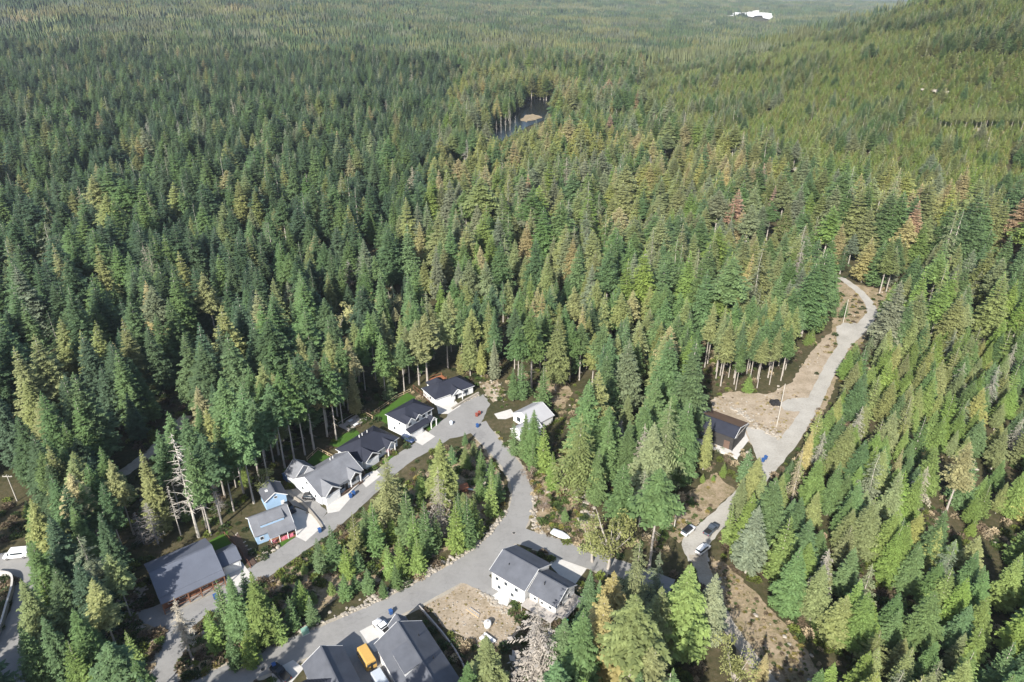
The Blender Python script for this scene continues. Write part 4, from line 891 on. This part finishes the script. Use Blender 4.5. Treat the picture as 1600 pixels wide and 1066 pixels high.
# ------------------------------------------------------------------ vehicles
def loft(sec, ring):
    """sec: (x, zb, zt, hw_bottom, hw_top); ring cross-section with cut corners"""
    mb = MB(); n = 8
    for x, zb, zt, wb, wt in sec:
        c = min(.08, (zt-zb)*.2)
        mb.v += [(x, -wb+c, zb), (x, wb-c, zb), (x, wb, zb+c), (x, wt+(wb-wt)*.25, zt-c*1.2), (x, wt-c, zt), (x, -wt+c, zt), (x, -wt-(wb-wt)*.25, zt-c*1.2), (x, -wb, zb+c)]
    for k in range(len(sec)-1):
        for i in range(n): mb.f.append((k*n+i, k*n+(i+1) % n, (k+1)*n+(i+1) % n, (k+1)*n+i))
    mb.f.append(tuple(range(n))[::-1]); mb.f.append(tuple((len(sec)-1)*n+i for i in range(n)))
    return mb
m_paint = {}
def paint(c):
    if c not in m_paint: m_paint[c] = M('car_paint_%d' % len(m_paint), c, .25, .02, spec=.5)
    return m_paint[c]
m_lamp = M('headlight_glass', (.7, .7, .68), .15, .02); m_tail = M('taillight_red', (.4, .02, .02), .3, .05)
def car(name, label, cat, tail, nose, col, typ='suv', roofc=None, Ln=None):
    a, b = Vector(P(*tail)), Vector(P(*nose)); c_ = (a+b)/2; d = b-a
    e = thing(name, label, cat, (c_.x, c_.y, .05), math.atan2(d.y, d.x)); pm = paint(col)
    if typ == 'suv':
        L, W = Ln or 4.7, .93
        body = loft([(-L/2, .45, .95, W*.86, W*.82), (-L/2+.12, .3, 1.05, W*.95, W*.9), (-L*.3, .26, 1.08, W, W*.95), (L*.2, .26, 1.06, W, W*.95), (L*.36, .28, .98, W*.97, W*.88), (L/2-.1, .3, .82, W*.9, W*.78), (L/2, .42, .72, W*.8, W*.7)], 8)
        cab = [(-L/2+.15, .98, 1.06, W*.85, W*.84), (-L/2+.5, .98, 1.62, W*.9, W*.72), (-L*.1, .98, 1.68, W*.92, W*.74), (L*.1, .98, 1.64, W*.92, W*.74), (L*.27, .98, 1.04, W*.88, W*.84)]
        rf = [(-L/2+.34, 1.52, 1.64, W*.76, W*.70), (-L*.1, 1.62, 1.75, W*.80, W*.74), (L*.13, 1.56, 1.68, W*.78, W*.70)]
    elif typ == 'pickup':
        L, W = Ln or 5.6, .97
        body = loft([(-L/2, .5, 1.1, W*.95, W*.95), (-L/2+.1, .4, 1.15, W, W*.97), (L*.05, .38, 1.15, W, W*.97), (L*.3, .38, 1.12, W, W*.95), (L/2-.15, .4, 1.02, W*.95, W*.85), (L/2, .5, .85, W*.88, W*.78)], 8)
        cab = [(-L*.12, 1.08, 1.14, W*.93, W*.92), (-L*.1, 1.08, 1.75, W*.93, W*.78), (L*.08, 1.08, 1.8, W*.94, W*.8), (L*.23, 1.06, 1.14, W*.92, W*.88)]
        rf = [(-L*.115, 1.68, 1.80, W*.82, W*.76), (L*.09, 1.74, 1.86, W*.84, W*.76)]
    else:
        L, W = Ln or 5.9, 1.0
        body = loft([(-L/2, .4, 2.2, W*.97, W*.82), (-L/2+.1, .32, 2.45, W, W*.85), (L*.2, .3, 2.5, W, W*.85), (L*.28, .3, 1.3, W, W*.93), (L*.42, .32, 1.05, W*.95, W*.85), (L/2, .45, .85, W*.85, W*.75)], 8)
        cab = [(L*.205, 1.3, 2.42, W*.98, W*.84), (L*.225, 1.3, 2.3, W*.985, W*.85), (L*.315, 1.2, 1.28, W*.93, W*.9)]
        rf = [(-L/2+.3, 2.44, 2.52, W*.7, W*.62), (L*.15, 2.46, 2.55, W*.7, W*.62)]
    bd = body.build('body', pm, e, True)
    loft(cab, 8).build('window', m_glass, e); loft(rf, 8).build('roof', paint(roofc) if roofc else pm, e)
    if typ == 'pickup': MB().box(-L/2+.15, -L*.14, -W*.82, W*.82, 1.12, 1.165).build('cargo_bed', m_black, e)
    if typ == 'van':
        for s_ in (-1, 1): MB().box(-L*.3, L*.15, s_*W*.97-.03, s_*W*.97+.03, 1.4, 1.95).build('side_window', m_glass, e)
    for sx in (-.31, .33):
        for sy in (-1, 1):
            wl = MB().tube([(L*sx, sy*(W-.22), .34), (L*sx, sy*(W+.01), .34)], [.34, .34], 12).build('wheel', m_black, e)
            MB().tube([(L*sx, sy*(W-.02), .34), (L*sx, sy*(W+.025), .34)], [.2, .2], 10).build('rim', m_chrome, wl)
    hz = .62 if typ == 'suv' else .78
    for sy in (-1, 1):
        MB().box(L/2-.2, L/2-.02, sy*W*.62-.14, sy*W*.62+.14, hz, hz+.14).build('headlight', m_lamp, e)
        MB().box(-L/2-.02, -L/2+.1, sy*W*.7-.09, sy*W*.7+.09, .75, 1.0).build('taillight', m_tail, e)
    return e
car('parked_car', 'white SUV with black glass roof on the edge of the gravel road', 'car', (1067, 838), (1083, 825), (.8, .8, .8), roofc=(.02, .02, .02))
car('pickup_truck', 'dark grey pickup parked beside two white SUVs on gravel', 'pickup', (1103, 838), (1119, 823), (.07, .085, .105), 'pickup')
car('parked_car', 'all-white SUV parked at the start of the dirt track', 'car', (1089, 868), (1107, 854), (.82, .82, .81))
car('white_van', 'white high-roofed van parked at the paved road corner', 'van', (46, 868), (10, 872), (.82, .82, .82), 'van')
car('parked_car', 'black SUV in the driveway of the blue house', 'car', (448, 791), (459, 803), (.012, .012, .014))
car('parked_car', 'small black hatchback beside the pale grey gabled house', 'car', (476, 779), (494, 780), (.02, .02, .022), Ln=3.9)
car('parked_car', 'dark blue car beside the white two-storey house', 'car', (631, 685), (645, 692), (.03, .05, .11))
car('pickup_truck', 'white pickup on the concrete drive of the dormer house', 'pickup', (604, 990), (593, 979), (.8, .8, .8), 'pickup')
car('pickup_truck', 'black pickup on the concrete drive at the bottom house', 'pickup', (446, 1062), (432, 1048), (.02, .025, .035), 'pickup')
# yellow bus and grey trailer
a, b = Vector(P(583, 1050)), Vector(P(564, 1018)); d = b-a
bus = thing('school_bus', 'short yellow school bus parked between the two bottom houses', 'bus', (*((a+b)/2), .05), math.atan2(d.y, d.x))
yl = M('bus_yellow', (.50, .31, .09), .45, .05)
loft([(-2.7, .5, 2.7, 1.1, .95), (-2.6, .45, 2.85, 1.15, 1.0), (2.0, .45, 2.85, 1.15, 1.0), (2.1, .45, 2.7, 1.12, .95)], 8).build('body', yl, bus)
loft([(2.0, .45, 1.5, 1.0, .9), (3.0, .5, 1.35, .95, .8), (3.15, .55, 1.15, .85, .7)], 8).build('bonnet', yl, bus)
for s_ in (-1, 1):
    for k in range(4): MB().box(-2.2+k*1.0, -1.4+k*1.0, s_*1.1-.05, s_*1.1+.05, 1.6, 2.25).build('window', m_glass, bus)
for yk in (-.62, .62): MB().box(-2.74, -2.66, yk-.35, yk+.35, 1.5, 2.2).build('rear_window', m_glass, bus)
MB().box(-2.75, -2.67, -.22, .22, .7, 2.3).build('rear_door', m_black, bus)
for sx in (-1.7, 1.9):
    for sy in (-1, 1):
        wl = MB().tube([(sx, sy*.85, .45), (sx, sy*1.12, .45)], [.45, .45], 12).build('wheel', m_black, bus); MB().tube([(sx, sy*1.08, .45), (sx, sy*1.14, .45)], [.25, .25], 10).build('rim', m_chrome, wl)
a, b = Vector(P(604, 1085)), Vector(P(586, 1056)); d = b-a
tl = thing('box_trailer', 'pale grey box trailer standing behind the yellow bus', 'trailer', (*((a+b)/2), .05), math.atan2(d.y, d.x)); gm = M('trailer_grey', (.42, .46, .50), .4, .05)
loft([(-2.4, .6, 2.3, 1.05, 1.0), (-2.3, .5, 2.4, 1.1, 1.05), (2.0, .5, 2.4, 1.1, 1.05), (2.1, .6, 2.2, 1.05, 1.0)], 8).build('body', gm, tl)
MB().bar((2.1, 0, .55), (3.0, 0, .5), .1).build('drawbar', m_black, tl)
for sy in (-1, 1): MB().tube([(-.2, sy*.95, .38), (-.2, sy*1.14, .38)], [.38, .38], 12).build('wheel', m_black, tl)
# ------------------------------------------------------------------ wheelie bins
def bin_(px, py, col, label, rz=0.6):
    x, y = P(px, py); e = thing('wheelie_bin', label, 'bin', (x, y, .05), rz); m = M('bin_%s' % col[0], col[1], .5, .05)
    mb = MB(); mb.add([(-.3, -.33, .08), (.3, -.33, .08), (.3, .33, .08), (-.3, .33, .08), (-.37, -.42, 1.1), (.37, -.42, 1.1), (.37, .42, 1.1), (-.37, .42, 1.1)], [(0, 3, 2, 1), (4, 5, 6, 7), (0, 1, 5, 4), (1, 2, 6, 5), (2, 3, 7, 6), (3, 0, 4, 7)]); mb.build('body', m, e)
    MB().prism([(-.4, -.46, 1.11), (.4, -.46, 1.11), (.4, .46, 1.2), (-.4, .46, 1.2)], (0, 0, .06)).build('lid', m, e)
    for s_ in (-1, 1): MB().tube([(s_*.3, .36, .12), (s_*.38, .36, .12)], [.12, .12], 10).build('wheel', m_black, e)
BL, RD, GN = ('blue', (.03, .085, .24)), ('red', (.26, .07, .05)), ('green', (.05, .30, .18))
WB = ('pale', (.62, .68, .74))
for px, py, c_, lb in ((337, 936, BL, 'blue bin on the porch house forecourt, nearer the house'), (341, 939, BL, 'blue bin on the porch house forecourt, nearer the street'), (500, 832, BL, 'blue bin at the foot of the blue house drive'), (705, 664, WB, 'pale blue-white bin on the cul-de-sac asphalt'), (746, 668, BL, 'blue bin beside the cul-de-sac verge'), (745, 651, RD, 'red bin at the cul-de-sac verge, beside garden shrubs'), (749, 648, RD, 'red bin set back against the cul-de-sac shrubs'),
                       (429, 1044, BL, 'blue bin at the corner of the black pickup\'s drive'), (611, 960, BL, 'blue bin on the road edge by the dormer house'), (1192, 722, BL, 'blue bin on the gravel pad, road side of the pair'), (1196, 718, BL, 'blue bin on the gravel pad, house side of the pair'), (884, 974, GN, 'green bin under the deck corner of the stepped house'), (548, 778, BL, 'blue bin in front of the pale grey gabled house, drive side'), (553, 774, BL, 'blue bin in front of the pale grey gabled house, street side')):
    bin_(px, py, c_, lb)
ROCK2 = []
for r_ in ROCK:
    c_ = r_.copy(); c_.materials.clear(); c_.materials.append(m_black); ROCK2.append(c_)
# ------------------------------------------------------------------ yard objects
def yard(name, label, cat, px, py, rz): x, y = P(px, py); return thing(name, label, cat, (x, y, .03), rz)
e = yard('lumber_stack', 'stack of pale boards lying in the dry clearing', 'lumber', 740, 958, -.7)
for k in range(4): MB().box(-1.9+.1*k, 1.9-.15*k, -.55+.3*k, -.3+.3*k, .08, .2+.03*(k % 2)).build('board', (m_woodl, m_wgrey)[k % 2], e)
for u in (-1.2, 1.2): MB().box(u-.06, u+.06, -.6, .65, 0, .08).build('bearer', m_wgrey, e)
e = yard('lumber_stack', 'white-wrapped lumber pile at the lower edge of the dry clearing', 'lumber', 762, 1001, -.7)
for k in range(5): MB().box(-1.6+.1*(k % 2), 1.7, -.9+.36*k, -.58+.36*k, .1, .55+.06*(k % 3)).build('board', (m_trim, m_white, m_wgrey)[k % 3], e)
MB().box(-1.5, 1.5, -.95, .95, 0, .1).build('pallet', m_wgrey, e)
e = yard('water_tank', 'round white water tank in the dry clearing', 'tank', 762, 979, 0)
MB().tube([(0, 0, 0), (0, 0, 1.3), (0, 0, 1.5)], [.85, .85, .55], 20).build('body', m_trim, e, True); MB().tube([(0, 0, 1.5), (0, 0, 1.6)], [.25, .25], 12).build('lid', m_wgrey, e)
e = yard('covered_boat', 'white covered boat on the verge of the paved lane', 'boat', 876, 839, -.55)
loft([(-2.6, .55, 1.0, .85, .8), (-2.4, .5, 1.15, .95, .85), (0, .45, 1.4, 1.05, .7), (1.6, .55, 1.2, .85, .5), (2.7, .8, 1.0, .12, .1)], 8).build('hull', m_white, e, True)
MB().bar((-1.5, 0, .35), (2.8, 0, .4), .12).build('trailer_beam', m_wgrey, e)
for s_ in (-1, 1): MB().tube([(-.8, s_*.8, .3), (-.8, s_*.98, .3)], [.3, .3], 12).build('wheel', m_black, e)
e = yard('utility_box', 'pale green utility box beside the main paved road', 'utility box', 477, 989, .6)
gb = M('utility_green', (.22, .38, .30), .5, .05); MB().box(-.7, .7, -.6, .6, 0, 1.0).build('cabinet', gb, e); MB().box(-.74, .74, -.64, .64, 1.0, 1.08).build('lid', gb, e); MB().box(-.85, .85, -.75, .75, -.1, .06).build('base', m_conc, e)
e = yard('garden_shed', 'small dark-roofed garden shed under the firs below the stepped house', 'shed', 906, 1028, -.9)
block(e, -1.7, 1.7, -1.4, 1.4, 2.0, 2.9, m_wood, r_char, ov=.2, fascia=False); door(e, 0, -1.2, 0, 'F', m_wgrey)
e = yard('garden_shed', 'little blue tool shed at the back corner of the gabled house', 'shed', 451, 748, .9)
block(e, -1.3, 1.3, -1.1, 1.1, 2.0, 2.6, M('shed_blue', (.08, .16, .34), .6, .05), M('shed_roof_blue', (.12, .2, .34), .5, .05), ov=.15, fascia=False)
def deck(name, label, px, py, rz, w_, d_, mat, items=()):
    e = yard(name, label, 'deck', px, py, rz); n = int(w_/.3)
    mb = MB()
    for k in range(n): mb.box(-w_/2+k*w_/n+.01, -w_/2+(k+1)*w_/n-.01, -d_/2, d_/2, .35, .4)
    tag(mb.build('deck_boards', mat, e), kind='stuff')
    for u in (-1, 1):
        for v in (-1, 1): post(e, u*(w_/2-.1), v*(d_/2-.1), 0, 1.3, .12, mat)
    MB().bar((-w_/2+.1, d_/2-.1, 1.3), (w_/2-.1, d_/2-.1, 1.3), .08, .1).build('rail', mat, e); MB().box(-w_/2, w_/2, -d_/2, d_/2, .2, .34).build('frame', m_wgrey, e)
deck('timber_deck', 'grey timber patio deck with furniture behind the bungalow', 551, 662, .95, 8, 5, m_wgrey)
deck('timber_deck', 'orange cedar deck behind the bungalow at the cul-de-sac', 683, 594, .63, 6, 3.5, M('orange_cedar', (.30, .12, .06), .7, .2, 3))
for px, py, lb in ((548, 660, 'white garden table on the patio deck, nearer the woods'), (556, 666, 'white garden table on the patio deck, nearer the bungalow')):
    x, y = P(px, py, .4); e = thing('garden_table', lb, 'table', (x, y, .4), .9)
    MB().box(-.8, .8, -.5, .5, .68, .74).build('table_top', m_white, e)
    for u in (-.7, .7):
        for v in (-.4, .4): post(e, u, v, 0, .68, .07, m_black, 'leg')
e = yard('play_structure', 'orange cedar play structure on the bank among young firs', 'play structure', 722, 772, .5); oc = MATS['orange_cedar']
MB().box(-1.5, 1.5, -1, 1, 1.2, 1.3).build('platform', oc, e); MB().box(-4.2, -1.7, -1.3, 1.0, .05, .25).build('sandbox', oc, e)
for u in (-1.4, 1.4):
    for v in (-.9, .9): post(e, u, v, 0, 2.6, .14, oc)
roof(e, [[(-1.7, -1.2, 2.5), (1.7, -1.2, 2.5), (1.7, 0, 3.2), (-1.7, 0, 3.2)], [(-1.7, 0, 3.2), (1.7, 0, 3.2), (1.7, 1.2, 2.5), (-1.7, 1.2, 2.5)]], oc, .08)
MB().prism([(1.5, -.4, 1.25), (1.5, .4, 1.25), (3.6, .4, .1), (3.6, -.4, .1)], (0, 0, -.06)).build('slide', m_trim, e)
def fence(label, pix, mat, ht=1.2, gap=2.2):
    pts = [Vector((*P(*p), 0)) for p in pix]; e = thing('fence', label, 'fence', pts[0]); o = pts[0]
    for a, b in zip(pts, pts[1:]):
        n = max(1, int((b-a).length/gap))
        for k in range(n+1):
            q = a.lerp(b, k/n)-o; post(e, q.x, q.y, 0, ht, .13, mat)
        for z in (.35, ht-.1): MB().bar(a-o+Vector((0, 0, z)), b-o+Vector((0, 0, z)), .06, .14).build('rail', mat, e)
fence('pale timber fence round the lawn behind the gabled house', [(480, 720), (497, 704), (520, 716)], m_woodl)
fence('brown timber fence between the cul-de-sac bungalow and the two-storey house', [(646, 608), (664, 622), (672, 632)], M('brown_fence', (.16, .07, .045), .8, .2, 3), 1.7)
fence('pale timber fence along the top of the two-storey house lawn', [(586, 646), (620, 622), (642, 612)], m_woodl)
fence('short pale fence at the corner of the patio deck', [(566, 646), (582, 655)], m_woodl, 1.4)
fence('brown timber fence between the blue house and the porch house', [(352, 838), (374, 862), (392, 888)], MATS['brown_fence'], 1.5)
# retaining walls
def wallrun(label, pix, wd, z0, z1, mat, name='retaining_wall'):
    pts = smooth_line([(*P(*p), 0) for p in pix], 4); o = pts[0]; mb = MB()
    L = []
    for k, p in enumerate(pts):
        d = (pts[min(k+1, len(pts)-1)]-pts[max(k-1, 0)]).normalized(); nr = Vector((-d.y, d.x, 0))*wd/2; q = p-o
        L.append([q-nr+Vector((0, 0, z0)), q+nr+Vector((0, 0, z0)), q+nr+Vector((0, 0, z1)), q-nr+Vector((0, 0, z1))])
    for r_ in L: mb.v += [tuple(v) for v in r_]
    for k in range(len(L)-1):
        for i in range(4): mb.f.append((k*4+i, k*4+(i+1) % 4, (k+1)*4+(i+1) % 4, (k+1)*4+i))
    mb.f += [(0, 1, 2, 3), tuple(len(mb.v)-4+i for i in range(4))]
    e = thing(name, label, 'wall', o); w0 = mb.build('wall', mat, e)
    if mat is m_rock: return
    cp = MB()
    for r_ in L:
        c_ = (r_[0]+r_[1])/2; nr = (r_[1]-r_[0])*.62
        cp.v += [tuple(Vector((c_.x, c_.y, z))+s_*Vector((nr.x, nr.y, 0))) for z, s_ in ((z1+.003, -1), (z1+.003, 1), (z1+.12, 1), (z1+.12, -1))]
    for k in range(len(L)-1):
        for i in range(4): cp.f.append((k*4+i, k*4+(i+1) % 4, (k+1)*4+(i+1) % 4, (k+1)*4+i))
    cp.f += [(0, 1, 2, 3), tuple(len(cp.v)-4+i for i in range(4))]
    cp.build('coping', mat, e)
wallrun('curved concrete retaining wall beside the white van\'s road', [(-12, 1010), (2, 985), (12, 952), (21, 920), (20, 905), (10, 900), (-10, 899)], .35, -.1, 1.3, m_conc)
wallrun('low concrete kerb wall in front of the gabled house', [(543, 775), (562, 757), (576, 745)], .3, -.1, .5, m_conc, 'garden_wall')
wallrun('low stone wall between the blue house drive and the gabled house', [(450, 772), (475, 790), (497, 815), (504, 826)], .6, -.1, .5, m_rock, 'stone_wall')
wallrun('long timber-edged wall along the yard right of the dormer house', [(655, 950), (690, 990), (715, 1025), (735, 1066)], .25, -.1, .7, m_wgrey, 'garden_wall')
wallrun('low stone wall at the bungalow front on the cul-de-sac', [(706, 640), (728, 626), (748, 615)], .6, -.1, .6, m_rock, 'stone_wall')
sheet('mulch_bed', [(360, 840), (372, 834), (404, 882), (398, 893), (386, 884)], .024, MATS['mulch'], jag=.1)
# utility poles
def pole(label, px, py, ty, arm=True, mat=None):
    x, y = G(px, py); z = h1(x, y); ht = ztop(y, ty)-z; e = thing('utility_pole', label, 'pole', (x, y, z))
    MB().tube([(0, 0, -.2), (0, 0, ht)], [.17, .11], 8).build('mast', mat or m_dead, e)
    if arm:
        a_ = MB().bar((-1.3, 0, ht-.6), (1.3, 0, ht-.6), .13, .16).build('crossarm', m_dead, e)
        for u in (-1.1, -.4, .4, 1.1): MB().tube([(u, 0, ht-.5), (u, 0, ht-.25)], [.05, .04], 6).build('insulator', m_trim, a_)
def manhole(px, py, label):
    x, y = P(px, py); e = thing('manhole_cover', label, 'manhole', (x, y, .045)); MB().tube([(0, 0, 0), (0, 0, .015)], [.55, .55], 16).build('ring', m_wgrey, e); MB().tube([(0, 0, .016), (0, 0, .025)], [.42, .42], 16).build('lid', M('cast_iron', (.07, .068, .065), .6, .2, 6), e)
manhole(411, 1046, 'round iron manhole cover on the main road near the black pickup'); manhole(803, 833, 'round iron manhole cover at the road junction')
pole('grey utility pole with crossarm in the wood behind the white van', 27, 783, 742)
pole('bare timber pole beside the gravel turnaround', 1317, 505, 468, False)
pole('thin timber pole standing on the slope above the dark cabin', 1213, 668, 600, False)
pole('broken grey pole beside the white SUVs on gravel', 1053, 828, 788, False)
x, y = P(1211, 632); e = thing('tarp_pile', 'black tarp-covered pile on the gravel pad above the dark cabin', 'pile', (x, y, 0))
for k in range(4): o = link('bundle', ROCK2[k], e); o.location = ((k % 2)*1.4-.7, (k//2)*1.2-.6, .7); o.scale = (2.2, 1.9, 2.4)
# small house roof in the far wood
x, y = G(348, 196); e = thing('far_cottage', 'tiny white cottage roof peeping out of the far left wood', 'house', (x, y, h1(x, y)), .7)
block(e, -6, 6, -4.5, 4.5, 13, 18.5, m_white, M('far_roof', (.5, .5, .52), .6, .05), ov=.4); window(e, 0, -4.1, 9, 1.5, 1.5, 'F')
# rock outcrops on the hillside
def outcrop(px, py, sz, label):
    x, y = G(px, py); e = thing('rock_outcrop', label, 'rock', (x, y, h1(x, y)))
    r_ = random.Random(px)
    for k in range(6):
        o = link('boulder', ROCK[k % 4], e); s_ = sz*r_.uniform(.35, .8); o.scale = (s_*1.4, s_, s_*.5); o.location = (r_.uniform(-.6, .6)*sz, r_.uniform(-.3, .3)*sz, s_*.15); o.rotation_euler = (0, 0, r_.uniform(0, 6))
for px, py, sz, lb in ((1292, 210, 13, 'large tan rock outcrop on the open hillside'), (1475, 147, 11, 'pale rock outcrop high on the hillside plantation'), (1455, 143, 10, 'small rock outcrop beside the pale one high on the hillside'), (1258, 268, 13, 'low bare rock knoll above the forest edge'), (1520, 205, 8, 'rock outcrop by the bare-trunked stand on the hillside'), (1130, 122, 10, 'rock outcrop near the crest of the forested slope')):
    outcrop(px, py, sz, lb)

# ------------------------------------------------------------------ undergrowth and stones
q = random.Random(31); SH = []; RK = []
def hard(x, y, z=.6):
    p = Q(x, y, 0); p2 = Q(x, y, z)
    for u in (p, p2):
        if 0 <= u[0] < 1600 and 0 <= u[1] < 1066 and HARD[int(u[1]/2), int(u[0]/2)]: return True
    return False
UT = {'tan': (.40, .325, .21), 'green': (.075, .115, .03), 'dark': (.045, .07, .025), 'yellow': (.24, .20, .06), 'brown': (.15, .115, .075), 'lime': (.13, .16, .035)}
def ut(names): c = UT[q.choice(names)]; k = q.uniform(.75, 1.3); return tuple(v*k for v in c)
def fill_poly(pix, n, names, smin, smax, rockp=0.0, rs_=(.3, 1.1)):
    arr = np.zeros((533, 800), bool); mask_poly(pix, arr)
    if n > 2000: arr &= ~MASK                # the general forest floor leaves the open clearings alone
    ys, xs = np.where(arr)
    if len(ys) == 0: return
    for _ in range(n):
        k = q.randrange(len(ys)); x, y = P(xs[k]*2+q.random()*2, ys[k]*2+q.random()*2)
        if hard(x, y) or .5+.2*float(wob(x*6, y*6)) < q.uniform(.1, .75): continue
        if q.random() < rockp: s_ = q.uniform(*rs_)**1.3; RK.append((x, y, h1(x, y)+s_*.12, q.uniform(0, 6.28), s_*q.uniform(.8, 1.5), s_, s_*q.uniform(.6, 1), (.4, .4, .4), q.randrange(4)))
        else: s_ = q.uniform(smin, smax); SH.append((x, y, h1(x, y)-.05, q.uniform(0, 6.28), s_*1.2, s_*1.2, s_*q.uniform(.6, 1), ut(names), q.randrange(3)))
fill_poly([(470, 975), (600, 905), (740, 840), (790, 790), (785, 740), (745, 690), (700, 705), (560, 815), (420, 905), (345, 955), (290, 1010), (280, 1066), (340, 1062)], 1500, ['green', 'green', 'lime', 'dark', 'tan', 'yellow', 'brown'], .5, 1.7, .08)
fill_poly([(825, 690), (900, 710), (925, 860), (880, 858), (835, 838), (820, 770)], 700, ['green', 'tan', 'yellow', 'brown', 'dark', 'lime'], .5, 1.6, .2)
fill_poly([(655, 935), (690, 908), (735, 903), (770, 935), (800, 955), (812, 985), (790, 1012), (745, 1012), (700, 985)], 420, ['tan', 'tan', 'tan', 'tan', 'yellow'], .15, .45, .35, (.2, .6))
fill_poly([(1110, 620), (1200, 618), (1262, 560), (1305, 520), (1300, 560), (1262, 640), (1225, 690), (1180, 700), (1120, 660)], 800, ['tan', 'tan', 'tan', 'brown', 'yellow'], .2, .7, .3, (.3, .9))
fill_poly([(1110, 870), (1130, 880), (1230, 980), (1310, 1066), (1190, 1066), (1110, 930)], 900, ['tan', 'tan', 'brown', 'yellow', 'green'], .25, .8, .06)
fill_poly([(1035, 800), (1120, 740), (1150, 770), (1060, 850)], 250, ['tan', 'brown', 'yellow', 'green'], .4, 1.1, .08)
fill_poly([(1250, 690), (1400, 470), (1380, 440), (1310, 430), (1300, 520), (1240, 680)], 600, ['tan', 'brown', 'green', 'dark', 'yellow'], .5, 1.4, .08)
fill_poly([(120, 1066), (190, 960), (262, 985), (235, 1066)], 260, ['green', 'lime', 'tan', 'brown'], .4, 1.3, .1)
fill_poly([(835, 590), (900, 590), (930, 700), (840, 640)], 250, ['brown', 'tan', 'green', 'lime'], .4, 1.2, .1)
fill_poly([(745, 595), (785, 595), (795, 640), (765, 632)], 120, ['tan', 'brown', 'green', 'lime'], .3, 1.0, .3)
fill_poly([(760, 655), (782, 650), (800, 700), (780, 705)], 90, ['green', 'lime', 'yellow', 'brown'], .5, 1.3, .1)
fill_poly([(400, 860), (470, 825), (480, 835), (430, 870), (405, 880)], 130, ['green', 'lime', 'tan'], .3, .8, .4)
fill_poly([(20, 905), (0, 980), (-0, 905)], 50, ['brown', 'tan', 'green'], .4, 1.2, .1)
fill_poly([(0, 560), (640, 590), (640, 1066), (0, 1066)], 2600, ['green', 'dark', 'dark', 'lime', 'brown'], .7, 2.2, .02)
fill_poly([(640, 560), (1600, 480), (1600, 1066), (640, 1066)], 4200, ['green', 'dark', 'brown', 'lime', 'brown', 'tan'], .7, 2.0, .02)
def rock_line(pix, n, spread, smin, smax):
    pts = smooth_line([(*P(*p), 0) for p in pix], 5)
    for _ in range(n):
        k = q.randrange(len(pts)-1); p = pts[k].lerp(pts[k+1], q.random()); x, y = p.x+q.gauss(0, spread), p.y+q.gauss(0, spread)
        if hard(x, y, .1): continue
        s_ = q.uniform(smin, smax); RK.append((x, y, s_*.12, q.uniform(0, 6.28), s_*q.uniform(.8, 1.5), s_, s_*q.uniform(.6, 1), (.4, .4, .4), q.randrange(4)))
rock_line([(585, 938), (640, 912), (700, 880), (745, 852), (772, 828), (790, 800)], 420, .8, .35, 1.1)
rock_line([(470, 990), (530, 965), (585, 938)], 120, 1.0, .3, .9)
rock_line([(745, 908), (770, 935), (795, 955)], 150, .9, .3, .9)
rock_line([(660, 935), (700, 908), (745, 905)], 90, .7, .3, .8)
rock_line([(838, 770), (836, 810), (845, 838)], 90, .6, .4, 1.0)
rock_line([(1150, 640), (1180, 668), (1225, 690)], 220, 1.4, .4, 1.2)
rock_line([(905, 760), (915, 790), (910, 825)], 110, 1.2, .4, 1.3)
rock_line([(450, 770), (475, 788), (500, 815)], 120, .5, .4, .8)
rock_line([(405, 878), (440, 862), (470, 842)], 130, .6, .3, .8)
rock_line([(222, 915), (212, 940), (200, 965), (225, 980)], 130, .7, .4, .9)
rock_line([(706, 641), (728, 627), (748, 616)], 90, .5, .3, .7)
rock_line([(740, 715), (760, 755), (770, 775)], 90, .8, .4, 1.0)
rock_line([(368, 836), (385, 858), (403, 885)], 80, .4, .3, .7)
scatter('undergrowth', 'low shrubs and dry brush covering banks and forest floor', 'undergrowth', SH, [[s_] for s_ in SHRUB])
scatter('scattered_stones', 'pale broken stones along banks and road edges', 'stones', RK, [[r_] for r_ in ROCK])

# ------------------------------------------------------------------ haze: one closed box of thin air
hm = bpy.data.materials.new('haze_air'); hm.use_nodes = True; ht_ = hm.node_tree; ht_.nodes.clear()
ho = ht_.nodes.new('ShaderNodeOutputMaterial'); hv = ht_.nodes.new('ShaderNodeVolumePrincipled')
hv.inputs['Color'].default_value = (.80, .88, 1.0, 1); hv.inputs['Density'].default_value = 6.5e-5; hv.inputs['Anisotropy'].default_value = .2
ht_.links.new(hv.outputs[0], ho.inputs['Volume'])
# (bottom below the lowest ground, top above camera and hill)
tag(MB().box(-15800, 15800, -15800, 15800, -30, 262).build('haze', hm), kind='stuff')
